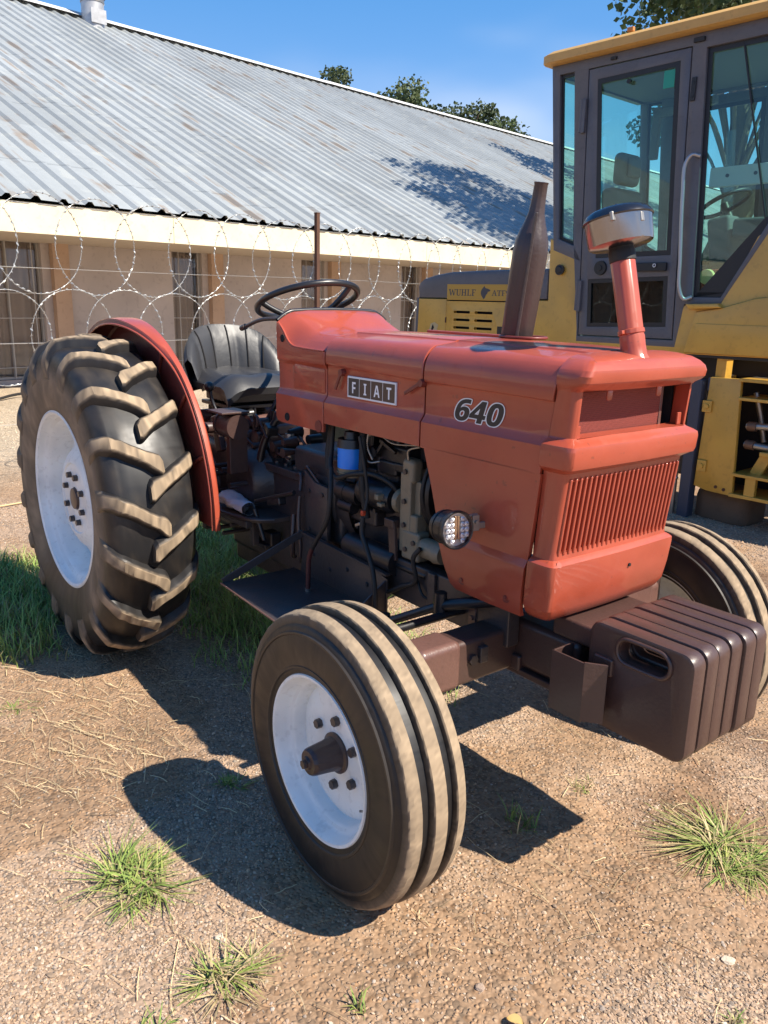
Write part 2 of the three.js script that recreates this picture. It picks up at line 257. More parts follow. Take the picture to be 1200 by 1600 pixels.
// ---------------------------------------------------------------- building behind the fence
{
  const b = thing('corrugated_building', 'long cream walled building with a rusty corrugated metal roof behind the razor wire', 'building', [-10.892, 0, -1.402], Math.atan2(0.98954, -0.14427));
  const S0 = -22, S1 = 80, EY = 2.735, EZ = 2.26, RY = 9.86, RZ = -13;
  const texRoof = canvasLike(1024, (u, v) => {
    const st = fbm(u, v, 96, 3, 91, 0.16), bl = fbm(u, v, 9, 4, 93, 0.7), n = fbm(u, v, 150, 2, 95);
    const rust = smooth(0.64, 0.80, st * 0.72 + bl * 0.26 + n * 0.10) , sh = 0.86 + 0.26 * bl + 0.10 * (n - 0.5);
    const c = mixC([0.60 * sh, 0.62 * sh, 0.635 * sh], [0.42, 0.25, 0.12], rust * 0.55), w = smooth(0.70, 0.82, fbm(u, v, 50, 2, 98)) * 0.6; const tone = 0.90 + 0.2 * hash(Math.floor(u * 18.18), Math.floor(v * 3.6 + 0.3 * hash(Math.floor(u * 18.18), 3, 7)), 11), lap = 1 - 0.25 * smooth(0.012, 0.0, Math.abs((v * 3.6 + 0.3 * hash(Math.floor(u * 18.18), 3, 7)) % 1 - 0.5)); return mixC(c, [0.72, 0.72, 0.69], w).map(q => q * tone * lap);
  }, true);
  const roofM = new THREE.MeshStandardMaterial({ color: lin(0.60, 0.615, 0.60), map: texRoof, roughness: 0.5, metalness: 0.2 });
  const P = 0.385, prof = [[0, 0], [0.213, 0], [0.258, 0.050], [0.313, 0.050], [0.358, 0]];
  const slope = (flip) => {
    const rows = [], uvs = []; const L = Math.hypot(RY - EY, EZ - RZ), nx = (RY - EY) / L, ny = (EZ - RZ) / L; // normal of the slope
    const K = 10;
    for (let k = 0; k <= K; k++) { const t = k / K, row = []; for (let s = S0, q = 0; s < S1; s += P, q++) for (const [a, h] of prof) { const x = s + a, w = 0.012 * pn(x * 0.5, t * 6, 1) + 0.006 * pn(x * 1.7, t * 14, 4); row.push(V(x, mix(EY, RY, t) + h * ny + w, flip ? RZ * 2 - (mix(EZ, RZ, t) + h * nx) : mix(EZ, RZ, t) + h * nx)); } rows.push(row); }
    const g = grid(rows, null, 0.25, flip); const p = g.attributes.position, uv = []; for (let i = 0; i < p.count; i++) uv.push(p.getX(i) / 14, (p.getY(i) - EY) / (RY - EY) * L / 14); g.setAttribute('uv', new THREE.Float32BufferAttribute(uv, 2)); return g;
  };
  const roof = obj('roof', [slope(false), slope(true)], roofM, b, false);
  { // ridge capping with a slightly lifted edge
    const cap = []; for (let s = S0; s < S1; s += 2.4) { const e = Math.min(S1, s + 2.43), y = RY + 0.03 + 0.012 * rnd(); cap.push(grid([[0.42, -0.15], [0.10, 0.03], [-0.10, 0.03], [-0.42, -0.15]].map(([z, dy]) => [V(s, y + dy + 0.05, RZ + z), V(e, y + dy + 0.05, RZ + z)]), null, 0.3)); }
    obj('ridge_capping', cap, std(0.66, 0.66, 0.64, { roughness: 0.5, map: tBlotch1 }), roof);
  }
  { // turbine ventilator on the ridge
    const vs = 8.7, v = part('roof_ventilator', b, [vs, 9.78, RZ + 0.55]);
    obj('base', [cyl([0, -0.35, 0], [0, 0.42, 0], 0.34, 0.34, 32), box(0.5, 0.4, 0.02, 0.0, -0.02, 0.36, 0)], std(0.50, 0.51, 0.53, { roughness: 0.45, metalness: 0.5, map: tBlotch1 }), v);
    obj('collar', cyl([0, 0.40, 0], [0, 0.50, 0], 0.36, 0.36, 32), M.metal, v);
    const fins = []; for (let k = 0; k < 26; k++) { const a = k / 26 * 2 * PI, rows = []; for (let i = 0; i <= 8; i++) { const t = i / 8, r0 = 0.30 + 0.16 * Math.sin(PI * t), y = 0.5 + 0.62 * t; rows.push([V(r0 * Math.cos(a), y, r0 * Math.sin(a)), V((r0 + 0.05) * Math.cos(a + 0.18), y, (r0 + 0.05) * Math.sin(a + 0.18))]); } fins.push(grid(rows)); }
    obj('fins', [fins, cyl([0, 1.1, 0], [0, 1.14, 0], 0.33, 0.30, 32)], M.metal, v);
  }
  const creamM = std(0.80, 0.70, 0.50, { roughness: 0.6, map: rep(texBlotch, 0.5) });
  const fas = []; for (let s = S0; s < S1; s += 6) fas.push(box(6.0 - 0.006, 0.40, 0.03, s + 3, 2.50, 2.19, 0.004)); obj('fascia', fas, creamM, b);
  obj('soffit', box(S1 - S0, 0.02, 2.17, (S0 + S1) / 2, 2.31, 1.09, 0), std(0.42, 0.36, 0.30, { roughness: 0.8 }), b);
  const wallM = std(0.49, 0.435, 0.415, { roughness: 0.85, map: rep(texBlotch, 0.35), bumpMap: rep(texFine, 0.7), bumpScale: 0.004 });
  // window bays: [from, to]
  const bays = []; for (let k = 0; k < 14; k++) bays.push(k === 0 ? [-1.55, 0.86] : [0.16 + 3.16 * k, 0.16 + 3.16 * k + 0.66]);
  bays.unshift([-5.2, -3.6], [-9, -7.6]); bays.sort((a, c) => a[0] - c[0]);
  { const w = []; let s = S0; for (const [a, c] of bays) { w.push(box(a - s, 2.40, 0.22, (s + a) / 2, 1.2, -0.11, 0)); w.push(box(c - a, 0.10, 0.216, (a + c) / 2, 0.05, -0.11, 0), box(c - a, 0.06, 0.216, (a + c) / 2, 2.37, -0.11, 0)); s = c; } w.push(box(S1 - s, 2.40, 0.22, (s + S1) / 2, 1.2, -0.11, 0)); w.push(box(S1 - S0, 3.0, 0.2, (S0 + S1) / 2, 1.5, -27, 0), box(0.2, 5.4, 26.6, S0 + 0.1, 2.7, -13.55, 0), box(0.2, 5.4, 26.6, S1 - 0.1, 2.7, -13.55, 0)); obj('wall', w, wallM, b); }
  const pilM = std(0.50, 0.35, 0.25, { roughness: 0.8, map: rep(texBlotch, 0.5) });
  for (let k = 0; k < 14; k++) { const s = 1.12 + 3.13 * k - (k ? 0.02 : 0); obj('pilaster', box(0.28, 2.38, 0.13, s + 0.02, 1.19, 0.066, 0.006), pilM, b); }
  const curtM = std(0.24, 0.19, 0.15, { roughness: 0.95 }), frameM = std(0.34, 0.32, 0.30, { roughness: 0.5 }), barM = std(0.44, 0.42, 0.40, { roughness: 0.5 });
  for (const [a, c] of bays) {
    const w = part('window', b, [0, 0, 0]), f = [];
    for (const x of [a + 0.02, c - 0.02]) f.push(box(0.04, 2.22, 0.06, x, 1.22, -0.10, 0)); f.push(box(c - a, 0.04, 0.058, (a + c) / 2, 0.125, -0.10, 0), box(c - a, 0.04, 0.058, (a + c) / 2, 2.32, -0.10, 0)); for (let x = a + 0.62; x < c - 0.3; x += 0.62) f.push(box(0.03, 2.2, 0.05, x, 1.22, -0.10, 0));
    obj('frame', f, frameM, w);
    obj('pane', box(c - a - 0.05, 2.18, 0.006, (a + c) / 2, 1.22, -0.118, 0), M.lens, w);
    const rows = [0.12, 2.32].map(y => { const r = []; const n = Math.ceil((c - a) / 0.02); for (let k = 0; k <= n; k++) { const x = a + (c - a) * k / n; r.push(V(x, y, -0.26 + 0.035 * Math.sin(x * 34 + 2 * Math.sin(x * 5)) )); } return r; });
    obj('curtain', grid(rows, null, 1.2), curtM, w);
    const bars = []; for (let y = 0.30; y < 2.3; y += 0.40) bars.push(cyl([a, y, -0.045], [c, y, -0.045], 0.008, 0.008, 6)); for (let x = a + 0.17; x < c - 0.05; x += 0.42) bars.push(cyl([x, 0.1, -0.045], [x, 2.34, -0.045], 0.009, 0.009, 6));
    obj('burglar_bars', bars, barM, w);
  }
}

// ---------------------------------------------------------------- razor wire fence
{
  const f = thing('razor_wire_fence', 'rusty post fence with two rows of coiled razor wire in front of the long building', 'fence', [-3.221, 0, -0.153], Math.atan2(0.98954, -0.14427));
  const loop = (cx, cy, r, tilt) => {
    const gs = [], e = new THREE.Matrix4().makeRotationY(tilt).setPosition(cx, cy, 0.02 * pn(cx * 3, cy));
    const squash = rr(0.95, 1.03), pts = []; for (let k = 0; k < 40; k++) { const a = k / 40 * 2 * PI; pts.push([r * squash * Math.cos(a) + 0.008 * pn(a, cx * 2), r * Math.sin(a) + 0.01 * pn(a, cx * 2, 5), 0.02 * Math.sin(a)]); }
    gs.push(tube(pts, 0.0027, 64, 5, true).applyMatrix4(e));
    for (let k = 0; k < 44; k++) { const a = k / 44 * 2 * PI + rr(-0.02, 0.02); const g = new THREE.OctahedronGeometry(1, 0); g.scale(0.0085, 0.022, 0.006); g.rotateX(rr(0, 3)); g.rotateZ(a + rr(-0.35, 0.35)); g.translate(r * squash * Math.cos(a), r * Math.sin(a), 0.02 * Math.sin(a)); gs.push(g.applyMatrix4(e)); }
    return gs;
  };
  const up = [], lo = [];
  for (let s = -2.05; s < 9.5; s += 0.482) { up.push(loop(s + rr(-0.03, 0.03), 1.885 + rr(-0.015, 0.015), 0.365, R(2) + rr(-0.16, 0.16))); lo.push(loop(s + 0.2 + rr(-0.03, 0.03), 1.20 + rr(-0.015, 0.015), 0.355, R(2) + rr(-0.16, 0.16))); }
  obj('razor_coil', up, M.wire, f); obj('razor_coil', lo, M.wire, f);
  for (const y of [0.55, 1.16, 1.72, 2.18]) obj('strand', tube([[-2.5, y, 0.01], [1, y - 0.012, 0.01], [2.64, y, 0.01], [5, y - 0.01, 0.01], [9.5, y, 0.01]], 0.0014, 60, 5), M.wire, f);
  for (const s of [-1.2, 2.64, 6.5]) obj('post', [box(0.042, 2.36, 0.042, s, 1.15, 0.05, 0.004), box(0.046, 0.01, 0.046, s, 2.335, 0.05, 0)], M.rust, f);
}

// ---------------------------------------------------------------- trees
function leafCloud(clumps, perClump, size, spread, flat = 0.7) { // many small leaf faces gathered in clumps
  const pos = [], col = [];
  for (const [cx, cy, cz, cr] of clumps) {
    const tone = rr(0.7, 1.25), hue = rnd();
    for (let k = 0; k < perClump; k++) {
      const a = rr(0, 2 * PI), u = rr(-1, 1), q = Math.pow(rnd(), 0.45) * cr, h = Math.sqrt(1 - u * u), x = cx + q * h * Math.cos(a) * spread, y = cy + q * u * flat, z = cz + q * h * Math.sin(a) * spread;
      const d = V(rr(-1, 1), rr(-0.7, 0.5), rr(-1, 1)).normalize(), e = V(rr(-1, 1), rr(-0.3, 0.3), rr(-1, 1)).cross(d).normalize(), L = size * rr(0.6, 1.3), w = L * 0.36;
      const A = V(x, y, z), B = A.clone().addScaledVector(d, L), m = A.clone().addScaledVector(d, L * 0.5), C = m.clone().addScaledVector(e, w), D = m.clone().addScaledVector(e, -w);
      const t = tone * rr(0.75, 1.25), c = mixC([0.050, 0.085, 0.024], [0.11, 0.135, 0.032], hue * rnd()).map(v => v * t);
      for (const v of [A, C, B, A, B, D]) { pos.push(v.x, v.y, v.z); col.push(...c); }
    }
  }
  const g = new THREE.BufferGeometry(); g.setAttribute('position', new THREE.Float32BufferAttribute(pos, 3)); g.setAttribute('color', new THREE.Float32BufferAttribute(col, 3)); g.computeVertexNormals(); return g;
}
const leafM = new THREE.MeshPhysicalMaterial({ vertexColors: true, roughness: 0.75, side: THREE.DoubleSide, transmission: 0.3, thickness: 0 });
const barkM = std(0.12, 0.085, 0.06, { roughness: 0.95, bumpMap: rep(texFine, 1.5), bumpScale: 0.02 });
function tree(name, label, x, z, H, crownBase, rx, nClump, perClump, leaf, clumpR, foot = [0, 0]) {
  const t = thing(name, label, 'tree', [x, 0, z]);
  const limbs = [], clumps = [], r0 = H * 0.022;
  limbs.push(tube([[foot[0], -0.2, foot[1]], [foot[0] * 0.55 + 0.1, crownBase * 0.5, foot[1] * 0.55], [0, crownBase, -0.1], [0.1, crownBase + (H - crownBase) * 0.6, 0]], r0, 14, 9));
  for (let k = 0; k < nClump; k++) {
    const a = k * 2.39996 + rr(-0.3, 0.3), q = Math.sqrt((k + 0.5) / nClump), y = crownBase + (H - crownBase) * (0.15 + 0.85 * Math.pow(rnd(), 0.8)) * (1 - 0.42 * q * q), X = Math.cos(a) * q * rx, Z = Math.sin(a) * q * rx;
    clumps.push([X, y, Z, clumpR * rr(0.7, 1.3)]);
    if (k % 2 === 0) limbs.push(tube([[0.03, crownBase * rr(0.75, 1.0), 0], [X * 0.4, mix(crownBase, y, 0.55), Z * 0.4], [X * 0.95, y, Z * 0.95]], r0 * rr(0.10, 0.24), 8, 5));
  }
  obj('trunk', limbs, barkM, t); obj('crown', leafCloud(clumps, perClump, leaf, 1.15), leafM, t, false);
  return t;
}
seed = 4242;
// between the loader and the building: they throw the dappled shade on the roof
tree('shade_tree', 'tall spreading tree whose leafy branches hang above the yellow cab roof', -7.2, -19.2, 15.5, 6.8, 4.4, 62, 320, 0.20, 0.95, [-1.75, 2.2]);
tree('shade_tree', 'farther tall tree behind the loader shading the far end of the metal roof', -15.5, -30.5, 17.0, 7.0, 4.6, 44, 220, 0.26, 1.05);
// beyond the ridge
tree('ridge_tree', 'small dark tree top showing alone above the roof ridge, left of the wider crown', -52.5, -36.4, 18.0, 12.5, 2.6, 30, 260, 0.28, 0.9);
tree('ridge_tree', 'wide dark tree crown showing above the middle of the roof ridge', -47.9, -41.0, 17.1, 10.0, 4.6, 60, 240, 0.28, 1.15);
tree('ridge_tree', 'light green tree crown above the roof ridge nearest the loader cab', -45.0, -43.8, 15.5, 9.0, 4.2, 60, 240, 0.28, 1.1);
tree('garden_tree', 'thin leafy tree seen through the front side glass of the yellow cab', -4.6, -24.5, 9.6, 3.0, 3.4, 60, 150, 0.17, 1.0);

seed = 99;

// ---------------------------------------------------------------- the tractor (x forward, y up, z to its right)
const T = thing('tractor', 'dull red farm tractor with white wheel rims and brown front weights', 'tractor');
// ----- rear wheels
const rearCurve = [[0, 0, .657], [.25, .05, .655], [.5, .10, .648], [.75, .145, .634], [.88, .165, .612], [1, .177, .578], [1.2, .183, .52], [1.4, .178, .46], [1.55, .168, .41], [1.65, .155, .366]];
function rearAt(s) { const a = Math.abs(s); let i = 0; while (i < rearCurve.length - 2 && rearCurve[i + 1][0] < a) i++; const p = rearCurve[i], q = rearCurve[i + 1], t = Math.min(1, (a - p[0]) / (q[0] - p[0])); return [Math.sign(s || 1) * mix(p[1], q[1], t), mix(p[2], q[2], t)]; }
const cylP = (th, z, r) => V(r * Math.cos(th), r * Math.sin(th), z);
function rearCarcass() {
  const c = new CB(), S = []; for (let s = -1.65; s <= 1.651; s += 0.075) S.push(s);
  const N = 120;
  const at = (s, k) => { const th = (k % N) / N * 2 * PI, [z, r] = rearAt(s); const w = 0.002 * pn(th * 6, s * 5, 3); return cylP(th, z, r + w); };
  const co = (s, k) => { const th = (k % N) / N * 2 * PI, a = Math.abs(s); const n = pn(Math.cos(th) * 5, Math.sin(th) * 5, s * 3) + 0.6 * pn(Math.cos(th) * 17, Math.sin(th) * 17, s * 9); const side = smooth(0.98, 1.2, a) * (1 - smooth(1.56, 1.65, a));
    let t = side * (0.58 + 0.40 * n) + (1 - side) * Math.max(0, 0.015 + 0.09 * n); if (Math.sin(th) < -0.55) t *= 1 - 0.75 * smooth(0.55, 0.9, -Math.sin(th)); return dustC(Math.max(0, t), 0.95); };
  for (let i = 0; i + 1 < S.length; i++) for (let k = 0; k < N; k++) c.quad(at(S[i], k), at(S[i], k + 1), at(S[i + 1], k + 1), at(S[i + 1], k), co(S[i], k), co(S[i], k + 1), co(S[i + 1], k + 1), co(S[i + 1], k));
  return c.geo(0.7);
}
function lugGeo(side, v) { // one bar of the tread, shoulder to just past the middle
  const c = new CB(), n = 24, st = [];
  for (let i = 0; i <= n; i++) {
    const s = mix(1.20, -0.16, i / n), u = Math.max(0, (1 - s) / 1.16), a = R(-11.2) * Math.pow(u, 1.15) + R(0.5) * pn(s * 3, v * 4.4);
    const h = s > 1 ? mix(0.004, 0.022, (1.2 - s) / 0.2) : s > 0.8 ? mix(0.022, 0.037, (1 - s) / 0.2) : (i === n ? 0.032 : 0.037) + 0.003 * pn(s * 6, v * 3.1);
    const [z, r] = rearAt(s); st.push({ a, h, z, r, w: (mix(0.020, 0.0275, smooth(0.72, 0.95, u)) + 0.003 * pn(s * 7, v * 5, 2)) * (i === n ? 0.72 : 1) + (s > 0.9 ? 0.008 * (s - 0.9) : 0), s });
  }
  const sec = (q, i) => {
    const k = 1 / q.r, cs = 1 / 0.82, nr = q.s > 0.8 ? smooth(0.8, 1.15, q.s) : 0; // on the shoulder the bar stands out sideways too
    const P = (off, hh) => cylP(q.a + off * k * cs, side * (q.z + hh * 0.85 * nr), q.r + hh * (1 - 0.55 * nr) - (hh === 0 ? 0.006 : 0));
    const j = 0.0012 * pn(q.s * 20, v * 7 + i, 3); return [P(-q.w - 0.013, 0), P(-q.w - 0.0045, q.h * 0.72), P(-q.w + 0.001, q.h * 0.93 + j), P(-q.w + 0.0055, q.h), P(q.w - 0.0055, q.h), P(q.w - 0.001, q.h * 0.93 - j), P(q.w + 0.0045, q.h * 0.72), P(q.w + 0.013, 0)]; };
  const secs = st.map(sec);
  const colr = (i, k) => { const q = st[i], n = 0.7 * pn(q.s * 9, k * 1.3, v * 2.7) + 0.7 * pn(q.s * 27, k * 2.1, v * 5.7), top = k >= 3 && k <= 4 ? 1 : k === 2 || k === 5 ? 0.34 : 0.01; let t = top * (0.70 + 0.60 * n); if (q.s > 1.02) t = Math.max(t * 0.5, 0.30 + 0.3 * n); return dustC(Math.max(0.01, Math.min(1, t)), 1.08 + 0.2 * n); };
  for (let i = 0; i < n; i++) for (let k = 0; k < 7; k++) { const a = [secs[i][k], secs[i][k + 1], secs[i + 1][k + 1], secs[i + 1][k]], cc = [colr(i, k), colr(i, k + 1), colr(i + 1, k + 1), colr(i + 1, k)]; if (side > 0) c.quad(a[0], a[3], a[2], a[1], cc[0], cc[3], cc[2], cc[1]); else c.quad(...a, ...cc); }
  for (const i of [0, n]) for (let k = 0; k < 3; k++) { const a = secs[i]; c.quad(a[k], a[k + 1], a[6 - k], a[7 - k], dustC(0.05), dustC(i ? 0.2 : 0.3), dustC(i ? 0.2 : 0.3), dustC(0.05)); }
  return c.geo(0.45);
}
const lugs = { 1: [0, 1, 2].map(v => lugGeo(1, v)), [-1]: [0, 1, 2].map(v => lugGeo(-1, v + 3)) };
const nutG = clean(cyl([0, 0, 0], [0, 0, 0.022], 0.0165, 0.0155, 6));
function rearWheel(parent, z, dir) {
  const w = part('rear_wheel', parent, [0, 0.68, z]); if (dir < 0) w.rotation.y = PI;
  obj('tyre', rearCarcass(), M.tyre, w, false);
  for (let k = 0; k < 18; k++) for (const s of [1, -1]) { const m = new THREE.Mesh(lugs[s][k % 3], M.tyre); m.name = 'tread_bar'; m.castShadow = m.receiveShadow = true; m.rotation.z = dir > 0 ? R(11.5 + 20 * k + (s < 0 ? 12 : 0)) : R(11.5 + 20 * k + (s < 0 ? 12 : 0)); w.add(m); }
  obj('rim', lathe([[0.372, 0.150], [0.381, 0.155], [0.382, 0.161], [0.374, 0.164], [0.364, 0.158], [0.358, 0.140], [0.352, 0.128], [0.338, 0.118], [0.330, 0.100], [0.327, 0.02], [0.322, 0.0], [0.322, -0.08], [0.352, -0.13], [0.381, -0.155], [0.381, -0.165], [0.36, -0.15]], 96, 'z'), M.rim, w);
  obj('wheel_disc', lathe([[0.328, 0.005], [0.318, 0.020], [0.290, 0.032], [0.235, 0.060], [0.205, 0.090], [0.175, 0.108], [0.155, 0.110], [0.148, 0.105], [0.05, 0.105]], 80, 'z'), M.rim, w);
  obj('axle_hub', [lathe([[0.0, 0.118], [0.034, 0.118], [0.045, 0.115], [0.048, 0.104]], 32, 'z'), cyl([0, 0, -0.12], [0, 0, 0.06], 0.12, 0.12, 32)], M.brown, w);
  for (let k = 0; k < 8; k++) { const a = R(22.5 + 45 * k), m = new THREE.Mesh(nutG, M.chassis); m.name = 'wheel_nut'; m.castShadow = true; m.position.set(0.106 * Math.cos(a), 0.106 * Math.sin(a), 0.105); m.scale.set(0.85, 0.85, 0.85); m.rotation.z = a; w.add(m); }
  return w;
}
rearWheel(T, 0.70, 1); rearWheel(T, -0.70, -1);
// ----- front wheels
function frontWheel(parent, z, dir) {
  const w = part('front_wheel', parent, [1.923, 0.385, z]); w.rotation.y = dir > 0 ? R(-1.5) : PI + R(-1.5);
  const N = 128, prof = [[.086, .212], [.094, .228], [.100, .25], [.1035, .285], [.103, .315], [.098, .34], [.094, .352], [.0915, .3555], [.083, .360], [.0815, .3625], [.079, .366], [.0765, .368], [.06, .3715], [.04, .3735], [.0, .374]];
  const full = [...prof, ...prof.slice(0, -1).reverse().map(([a, r]) => [-a, r])];
  const c = new CB(), at = (i, k) => cylP((k % N) / N * 2 * PI, full[i][0], full[i][1]);
  const co = (i, k) => { const th = (k % N) / N * 2 * PI, r = full[i][1], n = pn(Math.cos(th) * 3, Math.sin(th) * 3, r * 30) + 0.5 * pn(Math.cos(th) * 12, Math.sin(th) * 12, r * 90); const side = r < 0.358 && r > 0.22; const band = side ? 0.0 + 0.05 * n + 0.06 * smooth(0.26, 0.245, Math.abs(r - 0.255) + 0.23) : 0.005 + 0.02 * n; const up = side ? 0.05 * smooth(0.1, 0.9, Math.sin(th)) : 0; return dustC(Math.max(0, band + up), 0.8); };  // sidewall toned browner towards the top: a reflection put into the colour
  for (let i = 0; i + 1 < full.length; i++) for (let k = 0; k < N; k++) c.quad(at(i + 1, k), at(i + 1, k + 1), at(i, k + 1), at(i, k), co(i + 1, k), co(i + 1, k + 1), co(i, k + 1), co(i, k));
  for (const s of [1, -1]) for (const [r, q] of [[0.245, 0.0995], [0.335, 0.1005]]) { // raised rings on the sidewall
    const ring = [[q - 0.002, r - 0.006], [q + 0.0025, r - 0.003], [q + 0.0025, r + 0.003], [q - 0.003, r + 0.006]]; for (let i = 0; i < 3; i++) for (let k = 0; k < N; k++) { const P = (m, kk) => cylP((kk % N) / N * 2 * PI, s * ring[m][0], ring[m][1]); const d = dustC(0.09, 0.8); c.quad(P(i + 1, k), P(i + 1, k + 1), P(i, k + 1), P(i, k), d, d, d, d); } }
  obj('tyre', c.geo(0.7), M.tyre, w, false);
  const rib = (z0, z1, r0, r1) => { const N = 300, g = new CB(), m = (z0 + z1) / 2, pr = [[z0 - 0.003, r0 - 0.026], [z0, r0 - 0.004], [z0 + 0.003, r0], [m - 0.004, (r0 + r1) / 2 + 0.001], [m + 0.004, (r0 + r1) / 2 + 0.001], [z1 - 0.003, r1], [z1, r1 - 0.004], [z1 + 0.003, r1 - 0.026]];
    const P = (i, k) => { const th = (k % N) / N * 2 * PI, e = 0.0016 * pn(Math.cos(th) * 14, Math.sin(th) * 14, i + m * 50) * (i === 2 || i === 5 ? 1 : 0.5); return cylP(th, pr[i][0] + e, pr[i][1] + e * 0.6); };
    const C = (i, k) => { const th = (k % N) / N * 2 * PI, n = 0.5 * pn(Math.cos(th) * 9, Math.sin(th) * 9, m * 90) + 0.5 * pn(Math.cos(th) * 44, Math.sin(th) * 44, i * 2 + m * 90) + 0.5 * pn(Math.cos(th) * 90, Math.sin(th) * 90, i * 3); return i === 0 || i === 7 ? dustC(0.02) : i === 1 || i === 6 ? dustC(0.30 + 0.3 * n) : dustC(Math.min(1, 0.78 + 0.30 * n), 0.95 + 0.16 * n); };
    for (let i = 0; i < 7; i++) for (let k = 0; k < N; k++) g.quad(P(i + 1, k), P(i + 1, k + 1), P(i, k + 1), P(i, k), C(i + 1, k), C(i + 1, k + 1), C(i, k + 1), C(i, k)); return g.geo(0.5); };
  obj('tread_rib', rib(0.051, 0.086, 0.3885, 0.3805), M.tyre, w, false); obj('tread_rib', rib(-0.0205, 0.0205, 0.392, 0.392), M.tyre, w, false); obj('tread_rib', rib(-0.086, -0.051, 0.3805, 0.3885), M.tyre, w, false);
  const L = a => lathe(a, 80, 'z');
  obj('rim', L([[0.215, 0.084], [0.224, 0.087], [0.2275, 0.092], [0.2245, 0.097], [0.217, 0.096], [0.211, 0.086], [0.206, 0.066], [0.200, 0.056], [0.192, 0.052], [0.186, 0.044], [0.184, 0.02], [0.176, 0.004], [0.184, -0.05], [0.227, -0.085], [0.227, -0.095], [0.21, -0.08]]), M.rim, w);
  obj('wheel_disc', L([[0.184, 0.014], [0.172, 0.022], [0.150, 0.026], [0.115, 0.030], [0.02, 0.030]]), M.rim, w);
  obj('hub_cap', [L([[0, 0.126], [0.017, 0.126], [0.019, 0.120], [0.032, 0.118], [0.036, 0.112], [0.0375, 0.104], [0.042, 0.060], [0.046, 0.040], [0.055, 0.036], [0.055, 0.029]]), cyl([0, 0, 0.118], [0, 0, 0.135], 0.013, 0.012, 6), cyl([0, 0, -0.12], [0, 0, 0.02], 0.05, 0.05, 24)], M.brownDeep, w);
  for (let k = 0; k < 6; k++) { const a = R(28 + 60 * k), m = new THREE.Mesh(nutG, M.chassis); m.name = 'wheel_nut'; m.castShadow = true; m.position.set(0.094 * Math.cos(a), 0.094 * Math.sin(a), 0.029); m.scale.set(0.82, 0.82, 0.75); m.rotation.z = a; w.add(m); }
  obj('valve', tube([[0.150, -0.075, 0.03], [0.158, -0.079, 0.045], [0.155, -0.075, 0.062]], 0.0035, 8, 6), M.metal, w);
}
frontWheel(T, 0.735, 1); frontWheel(T, -0.735, -1);

// ----- hood: sections run right side (z +) over the top to the left side
const half = (ylo, ysh, ytop, w = 0.268, o = {}) => { // right half of a section, bottom to top centre
  const s = w - 0.268; const p = [[w, ylo], [w, 1.186], [w - 0.004, 1.190], [w - 0.015, 1.206], [w - 0.017, 1.212], [w - 0.017, ysh - 0.052], [w - 0.015, ysh - 0.046], [w - 0.008, ysh - 0.043], [w - 0.006, ysh - 0.036]];
  const n = 7, r = 0.062, H = ytop - ysh; for (let k = 0; k <= n; k++) { const a = k / n * PI / 2; p.push([w - 0.006 - r * (1 - Math.cos(a)), ysh - 0.02 + (H + 0.012) * Math.sin(a)]); }
  p.push([0.13, ytop + 0.0015], [0.126, ytop + 0.006], [0.06, ytop + 0.009], [0, ytop + 0.010]); return p; };
let SHEAR = null; const sx = (x, y) => SHEAR ? SHEAR(x, y) : x;
const fullSec = (x, h) => [...h.map(([z, y]) => V(sx(x, y), y, z)), ...h.slice(0, -1).reverse().map(([z, y]) => V(sx(x, y), y, -z))];
const skin = (secs, crease = 0.5) => grid(secs, null, crease, true);
const inset = (x, h, k) => fullSec(x, h.map(([z, y], i) => [z * (1 - k), y - (i > 8 ? 0.014 : 0)]));
function hoodPart(name, list, parent, mat = M.red) { // list of [x, half]; edges turned in a little so that seams read as gaps
  const a = list[0], b = list[list.length - 1]; return obj(name, skin([inset(a[0] + 0.001, a[1], 0.045), fullSec(a[0], a[1].map(([z, y]) => [z - 0.002 * Math.sign(z), y - 0.001])), fullSec(a[0] + 0.003, a[1]), ...list.slice(1, -1).map(([x, h]) => fullSec(x, h)), fullSec(b[0] - 0.003, b[1]), fullSec(b[0], b[1].map(([z, y]) => [z - 0.002 * Math.sign(z), y - 0.001])), inset(b[0] - 0.001, b[1], 0.045)]), mat, parent); }
const hood = part('hood', T);
hoodPart('fuel_tank_panel', [[1.113, half(1.112, 1.362, 1.420)], [1.28, half(1.111, 1.358, 1.421)], [1.46, half(1.110, 1.354, 1.421)], [1.631, half(1.110, 1.350, 1.420)]], hood);
const seamX = y => y < 0.866 ? mix(2.084, 2.102, (y - 0.70) / 0.166) : y < 1.2 ? mix(2.102, 2.127, (y - 0.866) / 0.334) : mix(2.127, 2.146, Math.min(1, (y - 1.2) / 0.146));
SHEAR = (x, y) => x + smooth(1.9, 2.122, x) * (seamX(y) - 0.0045 - 2.122);
hoodPart('front_hood', [[1.637, half(1.108, 1.350, 1.420)], [1.78, half(1.108, 1.349, 1.420)], [1.95, half(1.108, 1.348, 1.419)], [2.05, half(1.108, 1.347, 1.417)], [2.122, half(1.108, 1.346, 1.414)]], hood); SHEAR = null;
